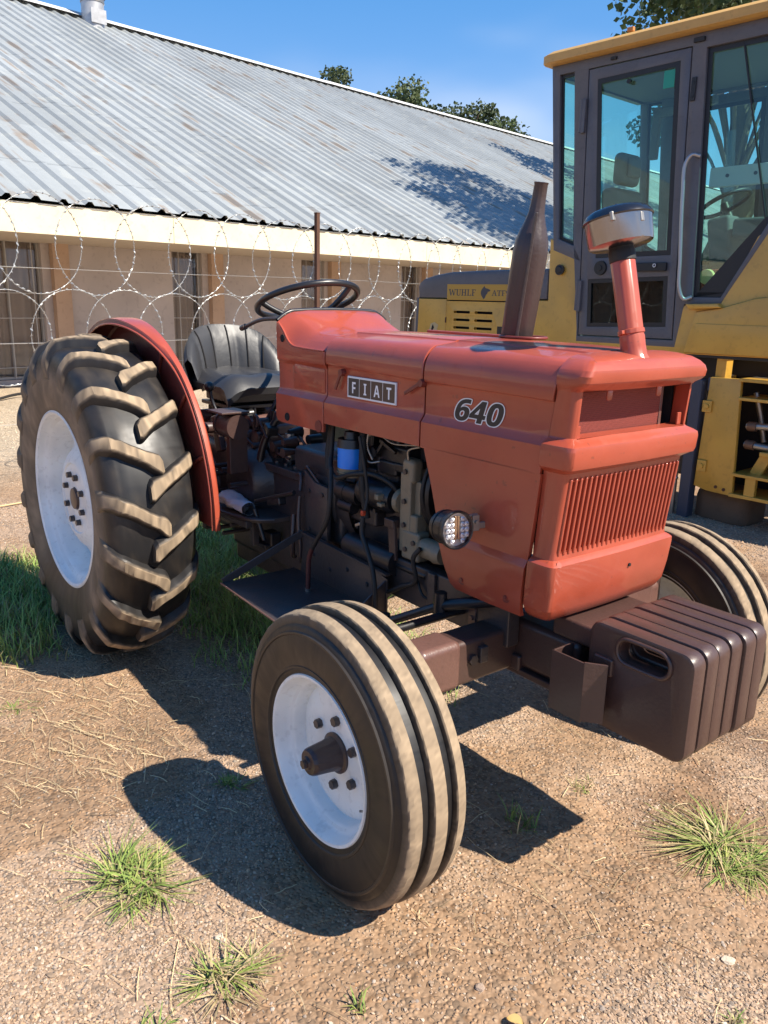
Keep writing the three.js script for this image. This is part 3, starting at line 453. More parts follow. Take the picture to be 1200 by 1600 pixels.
for (const s of [1, -1]) { // front side panels hang below the hood to the axle support
  const out = [[1.650, 1.112], [1.668, 1.100], [1.690, 1.02], [1.765, 0.79], [1.792, 0.722], [1.815, 0.700], [2.068, 0.700], [2.080, 0.712], [2.096, 0.866], [2.121, 1.112]];
  const g = []; // outer face bulges slightly below the lower crease
  const lev = [1.112, 1.00, 0.92, 0.872, 0.852, 0.848, 0.78, 0.72, 0.702], zz = [0.268, 0.268, 0.268, 0.268, 0.277, 0.278, 0.274, 0.266, 0.258];
  const xl = y => { for (let i = 1; i < 5; i++) if (y <= out[i][1] + 1e-6 && y >= out[i + 1][1]) return mix(out[i][0], out[i + 1][0], (out[i][1] - y) / (out[i][1] - out[i + 1][1])); return y > 1.09 ? 1.655 : 1.81; };
  const xr = y => y > 0.866 ? mix(2.096, 2.121, (y - 0.866) / 0.246) : mix(2.076, 2.096, (y - 0.70) / 0.166);
  const rows = lev.map((y, i) => { const a = xl(y), b = xr(y), n = 10, r = [V(a + 0.002, y, s * (zz[i] - 0.016))]; for (let k = 0; k <= n; k++) { const t = k / n; r.push(V(mix(a, b, t), y, s * (zz[i] + 0.003 * Math.sin(PI * t)))); } r.push(V(b - 0.002, y, s * (zz[i] - 0.016))); return r; });
  rows.push(rows[rows.length - 1].map(v => V(v.x, v.y - 0.001, s * 0.242)));
  obj('side_panel', [grid(rows, null, 0.35, s < 0), ], M.red, hood);
}
const side = 0.2705;
{ // fasteners, latches and hinges on the right side
  const bolt = (x, y, z, r = 0.012) => [cyl([x, y, z - 0.008], [x, y, z + 0.002], r * 1.35, r * 1.3, 20), cyl([x, y, z], [x, y, z + 0.007], r * 0.62, r * 0.55, 6)];
  obj('panel_screw', bolt(1.850, 0.745, 0.268), M.redDark, hood); obj('panel_screw', bolt(2.028, 0.745, 0.268), M.redDark, hood);
  const latch = (x0, y0, x1, y1) => [cyl([x1, y1, 0.252], [x1, y1, 0.268], 0.013, 0.011, 16), box(Math.hypot(x1 - x0, y1 - y0), 0.011, 0.006, (x0 + x1) / 2, (y0 + y1) / 2, 0.264, 0.002, [0, 0, Math.atan2(y1 - y0, x1 - x0)])];
  obj('latch', latch(1.180, 1.238, 1.212, 1.297), M.redDark, hood); obj('latch', latch(1.553, 1.262, 1.628, 1.300), M.redDark, hood);
}
{ // raised strips and the exhaust cut-out on the hood top
  const strip = (x0, x1, z) => box(x1 - x0, 0.010, 0.016, (x0 + x1) / 2, 1.4295, z, 0.004);
  obj('hood_strip', [strip(1.16, 1.62, -0.165)], M.red, hood);
  obj('exhaust_opening', plate(roundPts(1.60, -0.165, 1.76, -0.06, 0.05).map(([x, z]) => [x, z]), 0, 0.004, [], 0).rotateX(PI / 2).applyMatrix4(new THREE.Matrix4().makeScale(1, 1, 1)).translate(0, 1.4335, 0), M.cavity, hood);
  obj('opening_trim', tube(roundPts(1.60, -0.165, 1.76, -0.06, 0.05, 4).map(([x, z]) => [x, 1.434, z]), 0.0045, 60, 6, true), M.redDark, hood);
}
// decals
const canvas = (w, h, fn) => { const c = document.createElement('canvas'); c.width = w; c.height = h; fn(c.getContext('2d'), w, h); const t = new THREE.CanvasTexture(c); t.colorSpace = THREE.SRGBColorSpace; t.minFilter = THREE.LinearFilter; return t; };
function decal(name, parent, x0, y0, x1, y1, z, tex, o = {}) { const g = new THREE.PlaneGeometry(x1 - x0, y1 - y0); g.translate((x0 + x1) / 2, (y0 + y1) / 2, z); return obj(name, g, new THREE.MeshStandardMaterial({ map: tex, roughness: 0.4, ...o }), parent, false); }
const badgeTex = canvas(512, 136, (c, w, h) => { c.fillStyle = '#e9eaec'; c.fillRect(0, 0, w, h); 'FIAT'.split('').forEach((l, i) => { const x = 9 + i * 124.5; c.fillStyle = i ? '#54433a' : '#3d3a3b'; c.fillRect(x, 10, 120, 116); c.fillStyle = '#f2f3f5'; c.font = 'bold 104px sans-serif'; c.textAlign = 'center'; c.textBaseline = 'middle'; c.save(); c.translate(x + 60, 71); c.scale(0.92, 1); c.fillText(l, 0, 0); c.restore(); }); });
obj('badge', box(0.262, 0.0715, 0.005, 1.371, 1.2535, 0.2535, 0.001), M.white, hood);
decal('badge_print', hood, 1.241, 1.219, 1.501, 1.288, 0.2565, badgeTex);
const numCol = canvas(512, 200, (c, w, h) => { c.fillStyle = '#dfe0e0'; c.fillRect(0, 0, w, h); c.font = 'italic bold 206px sans-serif'; c.textAlign = 'center'; c.textBaseline = 'middle'; c.lineJoin = 'round'; c.save(); c.translate(w / 2, h / 2 + 4); c.scale(1.28, 0.98); c.fillStyle = '#26282c'; c.strokeStyle = '#26282c'; c.lineWidth = 4; c.strokeText('640', 0, 0); c.fillText('640', 0, 0); c.restore(); });
const numAlpha = canvas(512, 200, (c, w, h) => { c.fillStyle = '#000'; c.fillRect(0, 0, w, h); c.font = 'italic bold 206px sans-serif'; c.textAlign = 'center'; c.textBaseline = 'middle'; c.lineJoin = 'round'; c.save(); c.translate(w / 2, h / 2 + 4); c.scale(1.28, 0.98); c.strokeStyle = '#fff'; c.fillStyle = '#fff'; c.lineWidth = 19; c.strokeText('640', 0, 0); c.fillText('640', 0, 0); c.restore(); });
numAlpha.colorSpace = THREE.NoColorSpace;
decal('model_number', hood, 1.744, 1.199, 1.970, 1.284, 0.2530, numCol, { alphaMap: numAlpha, transparent: true, alphaTest: 0.5 });

// ----- cowl with the instrument hump
{
  const cowl = part('cowl', T);
  const hc = (ylo, ysh, ytop, w = 0.268) => { const p = [[w, ylo], [w, 1.186], [w - 0.004, 1.190], [w - 0.015, 1.206], [w - 0.017, 1.212], [w - 0.017, 1.30], [w - 0.006, 1.315], [w - 0.004, ysh - 0.02], [w - 0.006, ysh - 0.004], [w - 0.012, ysh]]; const n = 9; for (let k = 1; k <= n; k++) { const a = k / n, e = Math.sin(a * PI / 2); p.push([w - 0.012 - 0.075 * a, mix(ysh, ytop - 0.006, e)]); } p.push([0.13, ytop - 0.001], [0, ytop]); return p; };
  const L = [[0.786, hc(1.10, 1.452, 1.493)], [0.800, hc(1.085, 1.448, 1.494)], [0.830, hc(1.080, 1.420, 1.482)], [0.862, hc(1.080, 1.386, 1.468)], [0.892, hc(1.080, 1.370, 1.455)], [0.925, hc(1.080, 1.366, 1.441)], [0.960, hc(1.080, 1.364, 1.428)], [0.985, hc(1.080, 1.363, 1.424)], [1.04, hc(1.08, 1.362, 1.422)], [1.094, hc(1.08, 1.361, 1.421)], [1.109, hc(1.08, 1.361, 1.420)]];
  hoodPart('cowl_skin', L, cowl);
  // dash closing the rear, and black trim along its upper edge
  const back = fullSec(0.795, L[0][1].map(([z, y]) => [z * 0.97, y - 0.008]));
  obj('dashboard', plate(back.map(v => [v.z, v.y]), 0, 0.012, [], 0.002).rotateY(-PI / 2).translate(0.803, 0, 0), M.black, cowl);
  const edge = fullSec(0.786, L[0][1].slice(9)).map(v => [v.x - 0.004, v.y + 0.003, v.z]);
  obj('dash_trim', tube([...edge.slice(0, 1), ...edge.slice(3, -3).filter((_, i) => i % 2 === 0), edge[edge.length - 1]], 0.0085, 60, 8), M.black, cowl);
  obj('side_bead', tube([[0.795, 1.448, 0.2575], [0.830, 1.420, 0.2575], [0.862, 1.386, 0.2575], [0.892, 1.370, 0.2575], [0.96, 1.364, 0.2575], [1.10, 1.361, 0.2575]], 0.004, 40, 6), M.red, cowl);
  obj('cowl_bolt', cyl([0.870, 1.105, 0.262], [0.870, 1.105, 0.271], 0.016, 0.015, 20), M.cavity, cowl); obj('cowl_bolt', [cyl([1.082, 1.097, 0.262], [1.082, 1.097, 0.2705], 0.022, 0.021, 20)], M.redDark, cowl);
  obj('cowl_hole', cyl([0.833, 1.392, 0.25], [0.833, 1.392, 0.2655], 0.014, 0.014, 20), M.cavity, cowl);
  obj('pressing', plate([[0.895, 1.215], [1.10, 1.215], [1.10, 1.298], [0.905, 1.305], [0.885, 1.29]], 0.247, 0.2545, [], 0.003), M.red, cowl);
}
// ----- nose with the two grilles
{
  const nose = part('nose', T);
  const xs = y => y < 0.866 ? mix(2.084, 2.102, (y - 0.70) / 0.166) : y < 1.2 ? mix(2.102, 2.127, (y - 0.866) / 0.334) : mix(2.127, 2.146, Math.min(1, (y - 1.2) / 0.146));
  const lv = [[0.700, 2.128, 0.222], [0.706, 2.150, 0.236], [0.720, 2.164, 0.252], [0.745, 2.176, 0.266], [0.80, 2.184, 0.272], [0.862, 2.189, 0.276], [0.874, 2.189, 0.275], [0.880, 2.184, 0.268], [0.886, 2.174, 0.258], [0.908, 2.171, 0.256], [1.102, 2.192, 0.258], [1.122, 2.196, 0.260], [1.130, 2.208, 0.272], [1.138, 2.222, 0.281], [1.150, 2.226, 0.283], [1.185, 2.229, 0.284], [1.196, 2.227, 0.282], [1.203, 2.218, 0.272], [1.210, 2.204, 0.259], [1.214, 2.200, 0.256], [1.330, 2.208, 0.257], [1.338, 2.216, 0.260], [1.345, 2.230, 0.264], [1.354, 2.239, 0.266], [1.370, 2.243, 0.265], [1.384, 2.241, 0.258], [1.397, 2.232, 0.244], [1.408, 2.216, 0.226], [1.416, 2.19, 0.20], [1.420, 2.165, 0.17], [1.422, 2.148, 0.12]];
  const OZ = 0.236, cr = 0.027;
  const rows = lv.map(([y, xf, zw]) => {
    const r = [], x0 = Math.min(xs(y), xf - 0.002), h = [];
    const c = Math.min(cr, xf - x0 - 0.001), oz = Math.min(OZ, zw - 0.022);
    h.push([x0 + 0.002, zw - 0.016], [x0, zw - 0.001], [x0 + 0.003, zw]); h.push([mix(x0, xf - c, 0.6), zw + 0.001]);
    for (let k = 0; k <= 6; k++) { const a = k / 6 * PI / 2; h.push([xf - c + c * Math.sin(a), Math.max(oz + 0.0015 * (6 - k), zw - cr * 0.62 + cr * 0.62 * Math.cos(a))]); }
    h.push([xf, oz], [xf + 0.003, oz * 0.6], [xf + 0.005, oz * 0.25], [xf + 0.0055, 0]);
    h.forEach(([x, z]) => r.push(V(x, y, z))); h.slice(0, -1).reverse().forEach(([x, z]) => r.push(V(x, y, -z))); return r; });
  const nh = 15; // index of the centre column = 14
  const li = y => lv.findIndex(q => Math.abs(q[0] - y) < 1e-6), a0 = li(0.908), a1 = li(1.102), b0 = li(1.214), b1 = li(1.330);
  const isOpen = (i, j) => j >= 11 && j < rows[0].length - 12 && ((i >= a0 && i < a1) || (i >= b0 && i < b1));
  obj('nose_shell', grid(rows, isOpen, 0.42, true), M.red, nose);
  const flange = (y0, y1, x0, x1, dep, zz = OZ) => { const g = []; for (const s of [1, -1]) g.push(grid([[V(x0, y0, s * zz), V(x1, y1, s * zz)], [V(x0 - dep, y0, s * zz), V(x1 - dep, y1, s * zz)]])); g.push(grid([[V(x0 + 0.004, y0, zz), V(x0 + 0.004, y0, -zz)], [V(x0 - dep, y0, zz), V(x0 - dep, y0, -zz)]])); g.push(grid([[V(x1 + 0.004, y1, zz), V(x1 + 0.004, y1, -zz)], [V(x1 - dep, y1, zz), V(x1 - dep, y1, -zz)]])); return g; };
  obj('opening_frame', flange(1.214, 1.330, 2.200, 2.208, 0.045), M.red, nose);
  obj('lower_frame', flange(0.908, 1.102, 2.171, 2.192, 0.02), M.red, nose);
  const meshTex = canvasLike(128, gray((u, v) => { const a = Math.abs(Math.sin(PI * (u * 8 + v * 4))), b = Math.abs(Math.sin(PI * (u * 8 - v * 4))); return smooth(0.25, 0.55, Math.min(a, b)); })), meshCol = canvasLike(128, (u, v) => { const a = Math.abs(Math.sin(PI * (u * 8 + v * 4))), b = Math.abs(Math.sin(PI * (u * 8 - v * 4))), k = mix(1.25, 0.35, smooth(0.3, 0.6, Math.min(a, b))); return [k * 0.62, k * 0.62, k * 0.62]; }, true);
  const gM = std(0.62, 0.135, 0.10, { roughness: 0.65, map: rep(meshCol, 1 / 0.040), bumpMap: rep(meshTex, 1 / 0.040), bumpScale: -0.003 });
  obj('radiator_screen', [box(0.008, 0.16, 0.40, 2.150, 1.272, 0.022, 0.001, [0, 0, R(-3)])], gM, nose);
  obj('radiator_edge', [box(0.04, 0.17, 0.012, 2.135, 1.27, -0.184, 0.002)], M.brownLight, nose);
  obj('screen_tab', [-0.10, 0.115].map(z => [plate(roundPts(-0.011, -0.02, 0.011, 0.012, 0.008), 0, 0.003, [], 0.0005).rotateY(PI / 2).translate(2.196, 1.322, z)]), M.red, nose);
  obj('screen_tab', [[-0.222, 1.232], [0.222, 1.226]].map(([z, y]) => box(0.006, 0.034, 0.018, 2.19, y, z, 0.002)), M.red, nose);
  obj('shade_toned_screen', box(0.006, 0.26, 0.49, 2.118, 1.0, 0, 0.001, [0, 0, R(-6)]), std(0.045, 0.011, 0.009, { roughness: 0.8 }), nose);  // screen colour darkened so the gaps between grille bars read as shade
  const NS = 24, slG = []; const xa = 2.173, xb = 2.1945, sl = clean(box(0.016, 0.212, 0.0086, 0, 0, 0, 0.004));
  for (let k = 0; k <= NS; k++) { const z = mix(0.236, -0.236, k / NS), m = new THREE.Mesh(sl, M.red); m.name = 'grille_bar'; m.castShadow = m.receiveShadow = true; m.position.set((xa + xb) / 2 - 0.004 + 0.004 * (1 - Math.pow(z / 0.236, 2)), 1.004, z); m.rotation.z = R(-6.2); nose.add(m); }
  obj('nose_shade_panel', [box(0.01, 0.62, 0.45, 2.09, 1.04, 0, 0), box(0.06, 0.58, 0.006, 2.122, 1.04, 0.240, 0), box(0.06, 0.58, 0.006, 2.122, 1.04, -0.240, 0)], M.cavity, nose);  // near-black panels added inside the nose, standing in for its shade
  obj('nose_hole', [cyl([2.18, 0.826, -0.055], [2.1955, 0.826, -0.055], 0.005, 0.005, 10)], M.cavity, nose);
  obj('nose_screw', [cyl([2.175, 0.872, 0.245], [2.187, 0.879, 0.247], 0.009, 0.008, 12)], M.red, nose);
}
// ----- exhaust and air pre-cleaner
{
  const e = part('exhaust', T); e.position.set(1.643, 1.40, -0.118); e.rotation.set(0, 0, R(-7.7));
  obj('muffler', lathe([[0.047, 0], [0.050, 0.02], [0.054, 0.24], [0.054, 0.29], [0.051, 0.325], [0.043, 0.352], [0.033, 0.380], [0.0245, 0.41], [0.0215, 0.45], [0.0205, 0.488], [0.0225, 0.495], [0.019, 0.496], [0.018, 0.45]], 40), M.brownDeep, e);
  obj('seam', box(0.012, 0.42, 0.010, 0.035, 0.20, 0.038, 0.003, [0, R(-45), 0]), M.chassis, e);
  const a = part('air_intake', T); a.position.set(2.180, 1.405, 0); a.rotation.z = R(13.4); a.rotation.x = R(2);
  obj('intake_pipe', lathe([[0.042, -0.01], [0.034, 0.005], [0.0325, 0.03], [0.033, 0.055], [0.0315, 0.06], [0.0315, 0.256], [0.030, 0.260]], 40), M.red, a);
  obj('pipe_clamp', [lathe([[0.0318, 0.062], [0.0345, 0.064], [0.0345, 0.074], [0.0318, 0.076]], 40), box(0.010, 0.010, 0.016, 0.0, 0.069, 0.037, 0.002)], M.red, a);
  obj('rubber_sleeve', lathe([[0.0318, 0.250], [0.034, 0.252], [0.034, 0.278], [0.0315, 0.282], [0.0315, 0.295]], 40), M.rubber, a);
  const bs = list => lathe(list.map(([r, y]) => [r * 0.79, 0.286 + (y - 0.28) * 0.80]), 64);
  obj('bowl', bs([[0.03, 0.280], [0.097, 0.286], [0.103, 0.290], [0.105, 0.296], [0.1085, 0.362], [0.110, 0.366], [0.110, 0.370], [0.105, 0.372]]), M.chrome, a);
  obj('bowl_lid', [bs([[0.1115, 0.366], [0.114, 0.371], [0.1115, 0.377], [0.100, 0.392], [0.085, 0.400], [0.04, 0.406], [0, 0.407]]), cyl([0, 0.385, 0], [0, 0.398, 0], 0.005, 0.004, 10)], phy(0.10, 0.10, 0.11, { roughness: 0.22, metalness: 0.9 }), a);
  obj('bowl_clip', [box(0.010, 0.024, 0.014, 0.080, 0.342, 0.015, 0.003), box(0.010, 0.024, 0.014, 0.04, 0.352, 0.076, 0.003)], M.metal, a);
}
// ----- fender over the right rear tyre, and its twin
function fender(s) {
  const f = part('fender', T, [0, 0.68, 0]); const rows = [], C = 44, zi = 0.496;
  for (let k = 0; k <= C; k++) {
    const th = R(mix(-1.5, 172, k / C)), cv = smooth(R(45), R(100), th), zo = mix(0.512, 0.600, cv), ro = 0.728 + 0.028 * cv, r0 = 0.30;
    const pts = [[r0, zi], [0.46, zi], [0.60, zi + 0.004], [ro - 0.05, zi + 0.002], [ro - 0.022, zi - 0.006], [ro - 0.004, zi - 0.012], [ro + 0.004, zi - 0.004], [ro + 0.006, zi + 0.012], [ro + 0.006, mix(zi + 0.012, zo, 0.5)], [ro + 0.002 * cv, zo - 0.004], [ro - 0.012 - 0.01 * cv, zo + 0.002]];
    rows.push(pts.map(([r, z]) => V(r * Math.cos(th), r * Math.sin(th), s * z)));
  }
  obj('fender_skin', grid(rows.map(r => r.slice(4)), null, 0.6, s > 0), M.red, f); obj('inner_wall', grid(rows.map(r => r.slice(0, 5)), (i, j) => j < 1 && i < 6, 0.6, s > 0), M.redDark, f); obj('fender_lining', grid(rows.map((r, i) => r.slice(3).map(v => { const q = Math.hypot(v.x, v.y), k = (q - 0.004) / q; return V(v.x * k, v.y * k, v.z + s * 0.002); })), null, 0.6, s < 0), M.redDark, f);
  obj('edge_bead', tube(rows.filter((_, i) => i % 2 === 0).map(r => { const v = r[10]; return [v.x, v.y, v.z]; }), 0.005, 80, 6), M.red, f);
  obj('stiffener', [10, 20, 30].map(d => tube([0.36, 0.55, 0.70].map(r => [r * Math.cos(R(d * 2.2)), r * Math.sin(R(d * 2.2)), s * (zi + 0.008)]), 0.009, 10, 6)), M.redDark, f);
  obj('fender_bracket', [box(0.22, 0.05, 0.10, 0.12, 0.10, s * 0.44, 0.006), box(0.06, 0.24, 0.14, 0.02, 0.18, s * 0.42, 0.006)], M.chassis, f);
}
fender(1); fender(-1);
// ----- seat
{
  const st = part('seat', T, [-0.06, 1.15, 0.0]);
  const nA = 64, nH = 10;
  const rowsF = [], rowsB = [];
  for (let i = 0; i <= nH; i++) { const t = i / nH, f = [], bk = []; for (let k = 0; k <= nA; k++) { const u = k / nA * 2 - 1, a = u * R(78), hgt = 0.250 * (1 - 0.60 * Math.pow(Math.abs(u), 2.6)), y = -0.045 + t * (hgt + 0.045), w = 0.225 + 0.022 * Math.sin(t * PI * 0.6), dep = 0.20; const pleat = 0.017 * Math.pow(Math.abs(Math.cos(u * PI * 2.5)), 0.38) * Math.sin(PI * Math.min(1, t * 1.05)), lean = -0.055 * t; const x = dep * (1 - Math.cos(a)) * 0.95 - 0.075 + lean, z = w * Math.sin(a) / Math.sin(R(78)); const nx = Math.cos(a), nz = -Math.sin(a), edge = Math.sin(PI * Math.min(1, Math.max(0, t))) ; const th = 0.020 * Math.pow(Math.max(0, 1 - Math.pow(t, 6)), 0.5) + 0.002; f.push(V(x + nx * (th + pleat), y, z + nz * (th + pleat))); bk.push(V(x - nx * th, y, z - nz * th)); } rowsF.push(f); rowsB.push(bk); }
  rowsF.push(rowsF[nH].map((v, k) => v.clone().lerp(rowsB[nH][k], 0.5).setY(v.y + 0.006)), rowsB[nH]);
  obj('backrest', [grid(rowsF, null, 1.2), grid(rowsB, null, 1.2, true)], M.vinyl, st);
  objs('seam', [-0.66, -0.36, -0.07, 0.22, 0.50].map(u => { const k = Math.round((u + 1) / 2 * nA); return tube(rowsF.slice(1, nH + 1).map((r, i) => [r[k].x + 0.0015, r[k].y, r[k].z]), 0.0042, 30, 6); }), M.cavity, st);
  const rowsC = []; for (let i = 0; i <= 12; i++) { const a = i / 12, r = []; for (let k = 0; k <= 28; k++) { const u = k / 28 * 2 - 1; const w = mix(0.205, 0.232, Math.sin(a * PI * 0.75)); const edge = Math.pow(Math.abs(u), 5); const fr = smooth(0.84, 1, a); r.push(V(mix(-0.09, 0.385, a) - 0.02 * u * u * fr, 0.062 - 0.055 * edge - 0.062 * fr * fr + 0.012 * Math.cos(u * PI * 3) * (1 - fr) * 0.35 - 0.020 * Math.sin(a * PI) * (1 - u * u), u * w)); } rowsC.push(r); }
  const under = rowsC.map(r => r.map(v => V(v.x - 0.012, Math.min(v.y - 0.03, -0.005), v.z * 0.97)));
  obj('cushion', [grid(rowsC, null, 1.0, false), grid(under, null, 1.0, true), grid([rowsC[12], under[12]], null, 1.0), grid([rowsC.map(r => r[0]), under.map(r => r[0])]), grid([rowsC.map(r => r[28]), under.map(r => r[28])])], M.vinyl, st);
  obj('seat_base', [box(0.34, 0.02, 0.32, 0.13, -0.02, 0, 0.004), box(0.26, 0.05, 0.30, 0.13, -0.055, 0, 0.006), box(0.30, 0.018, 0.33, 0.13, -0.095, 0, 0.004), box(0.05, 0.16, 0.04, 0.24, -0.13, 0.13, 0.004, [0, 0, R(24)]), box(0.05, 0.16, 0.04, 0.24, -0.13, -0.13, 0.004, [0, 0, R(24)]), box(0.05, 0.20, 0.04, 0.02, -0.14, 0.12, 0.004, [0, 0, R(-20)]), box(0.05, 0.20, 0.04, 0.02, -0.14, -0.12, 0.004, [0, 0, R(-20)]), cyl([0.02, -0.12, -0.13], [0.02, -0.12, 0.14], 0.02)], M.black, st);
  const spr = []; for (const z of [-0.07, 0.07]) { const p = []; for (let k = 0; k < 40; k++) p.push([0.12 + 0.026 * Math.cos(k * 0.9), -0.20 + k * 0.0024, z + 0.026 * Math.sin(k * 0.9)]); spr.push(tube(p, 0.005, 160, 6)); } obj('spring', spr, M.chassis, st);
}
// ----- steering wheel
{
  const w = part('steering_wheel', T, [0.594, 1.527, 0]); w.rotation.z = R(20);
  const g = new THREE.TorusGeometry(0.2065, 0.0128, 14, 96); g.rotateX(PI / 2); obj('wheel_rim', g, M.black, w);
  for (const a of [95, 215, 335]) { const c = Math.cos(R(a)), s = Math.sin(R(a)); obj('spoke', tube([[0.035 * c, -0.075, 0.035 * s], [0.10 * c, -0.062, 0.10 * s], [0.17 * c, -0.028, 0.17 * s], [0.204 * c, -0.004, 0.204 * s]], 0.012, 14, 8), M.black, w); }
  obj('wheel_hub', [cyl([0, -0.115, 0], [0, -0.05, 0], 0.042, 0.036, 28), cyl([0, -0.052, 0], [0, -0.04, 0], 0.034, 0.024, 28)], M.black, w);
  obj('steering_column', [cyl([0, -0.42, 0], [0, -0.11, 0], 0.028, 0.028, 20)], M.black, w);
  obj('throttle_lever', [tube([[0.13, -0.12, 0.18], [0.02, -0.085, 0.235], [-0.10, -0.075, 0.25]], 0.008, 14, 8), cyl([-0.10, -0.075, 0.25], [-0.13, -0.073, 0.253], 0.012, 0.011, 12)], M.chassis, w);
}
// ----- front axle, support and weights
{
  const ax = part('front_axle', T);
  obj('axle_beam', [box(0.10, 0.135, 1.06, 1.925, 0.548, 0, 0.014), box(0.16, 0.05, 0.34, 1.925, 0.505, 0, 0.008)], M.brown, ax);
  for (const s of [1, -1]) {
    obj('axle_sleeve', [box(0.112, 0.147, 0.155, 1.925, 0.549, s * 0.455, 0.022), box(0.10, 0.12, 0.07, 1.925, 0.545, s * 0.545, 0.02)], M.brownLight, ax);
    obj('steering_knuckle', [cyl([1.925, 0.30, s * 0.585], [1.925, 0.66, s * 0.585], 0.04, 0.036, 24), cyl([1.925, 0.385, s * 0.57], [1.925, 0.385, s * 0.70], 0.055, 0.045, 24), box(0.20, 0.03, 0.06, 1.83, 0.645, s * 0.565, 0.008)], M.brown, ax);
  }
  obj('axle_pin', [cyl([1.985, 0.555, 0.335], [1.972, 0.555, 0.335], 0.016, 0.016, 6), box(0.02, 0.05, 0.03, 1.98, 0.565, 0.30, 0.004)], M.chassis, ax);
  const sup = part('front_support', T);
  obj('support_box', [box(0.27, 0.15, 0.31, 2.065, 0.562, 0, 0.022), box(0.36, 0.02, 0.33, 2.07, 0.478, 0, 0.004), box(0.16, 0.06, 0.30, 2.18, 0.665, 0, 0.01)], M.brown, sup);
  obj('frame_rail', [box(0.72, 0.14, 0.05, 1.63, 0.63, 0.185, 0.006), box(0.72, 0.14, 0.05, 1.63, 0.63, -0.185, 0.006), box(0.035, 0.13, 0.012, 1.66, 0.635, 0.216, 0.003)], M.chassis, sup);
  obj('support_strut', [box(0.03, 0.16, 0.012, 1.845, 0.655, 0.21, 0.002), cyl([1.845, 0.61, 0.214], [1.845, 0.61, 0.222], 0.008, 0.008, 12)], M.brownLight, sup);
  // open pocket of bent plate beside the weights
  const pk = [box(0.11, 0.17, 0.006, 2.235, 0.552, 0.236, 0.001), box(0.006, 0.17, 0.085, 2.183, 0.552, 0.196, 0.001), box(0.060, 0.168, 0.006, 2.311, 0.556, 0.2195, 0.001, [0, R(36), 0]), box(0.10, 0.006, 0.08, 2.235, 0.47, 0.197, 0.001)];
  obj('bracket_pocket', pk, M.brown, sup);
  const rods = [cyl([1.60, 0.545, 0.36], [1.80, 0.655, 0.285], 0.014, 0.014, 16), cyl([1.79, 0.65, 0.29], [1.96, 0.70, 0.20], 0.018, 0.018, 16), cyl([1.785, 0.63, 0.292], [1.785, 0.69, 0.292], 0.022, 0.020, 16), cyl([1.60, 0.52, 0.36], [1.60, 0.575, 0.36], 0.022, 0.02, 16), cyl([1.80, 0.62, -0.5], [1.80, 0.62, 0.5], 0.013)];
  obj('tie_rod', rods, M.black, T);
  // six cast plates hung side by side, each with a grip slot near the top
  const wz = 0.0585; const outline = (() => { const r = 0.036, o = roundPts(2.246, 0.443, 2.556, 0.735, r, 6); return o; })();
  const grip = roundPts(2.345, 0.655, 2.485, 0.708, 0.026, 6);
  for (let k = 0; k < 6; k++) {
    const z0 = -0.176 + k * wz, e = rr(-0.005, 0.005), s = part('front_weight', T, [e, rr(-0.002, 0.002), 0]);
    obj('weight_plate', plate(outline, z0, z0 + wz - 0.005, [grip], 0.0085), M.brown, s);
    if (k === 5) obj('grip_rim', tube(roundPts(2.337, 0.648, 2.493, 0.716, 0.032, 5).map(([x, y]) => [x, y, z0 + wz - 0.004]), 0.006, 80, 8, true), M.brown, s);
  }
  obj('weight_bar', box(0.06, 0.05, 0.36, 2.30, 0.62, 0, 0.006), M.brown, T);
}
// ----- work lamp on the right side panel
{
  const l = part('work_lamp', T, [1.902, 0.932, 0.372]); l.rotation.y = R(-8); l.rotation.z = R(4); l.scale.setScalar(1.06); // +x is the way it faces
  obj('lamp_housing', [lathe([[0.0, -0.035], [0.040, -0.035], [0.044, -0.030], [0.046, 0.012], [0.050, 0.016], [0.0515, 0.022], [0.0515, 0.030], [0.049, 0.033], [0.0455, 0.032], [0.044, 0.020], [0.0, 0.018]], 64, 'x')], M.black, l);
  obj('cooling_fin', [-5, -4, -3, -2, -1].map(k => cyl([k * 0.009 - 0.016, 0, 0], [k * 0.009 - 0.0125, 0, 0], 0.047 - 0.0008 * k * k, 0.047 - 0.0008 * k * k, 40)), M.black, l);
  obj('lamp_reflector', cyl([0.0185, 0, 0], [0.0205, 0, 0], 0.044, 0.044, 48), std(0.74, 0.70, 0.68, { roughness: 0.3, metalness: 0.5 }), l);
  const cups = []; for (const s of [-1, 1]) for (let r = 0; r < 2; r++) for (let k = -2 + r; k <= 2 - r; k++) { const z = s * (0.016 + r * 0.013), y = k * 0.0145; if (Math.hypot(y, z) > 0.041) continue; cups.push(lathe([[0.0015, 0.0], [0.0045, 0.003], [0.0066, 0.010]], 12, 'x').translate(0.021, y, z)); }
  obj('led_cup', cups, std(0.85, 0.85, 0.87, { roughness: 0.2, metalness: 0.8 }), l);
  obj('light_bar', [box(0.010, 0.062, 0.0042, 0.026, 0.006, 0.0045, 0.0015), box(0.010, 0.062, 0.0042, 0.026, 0.006, -0.0045, 0.0015)], std(0.60, 0.38, 0.22, { roughness: 0.25, metalness: 0.7 }), l);
  obj('lens', cyl([0.0335, 0, 0], [0.0345, 0, 0], 0.0465, 0.0465, 48), M.lens, l);
  obj('lamp_bracket', [box(0.004, 0.042, 0.022, 0.022, 0.010, -0.064, 0.001), box(0.012, 0.006, 0.05, 0.012, 0.030, -0.050, 0.001), box(0.010, 0.018, 0.05, 0.012, 0.0, -0.086, 0.003), cyl([0.022, 0.012, -0.064], [0.030, 0.012, -0.064], 0.006, 0.006, 6)], M.metal, l);
}
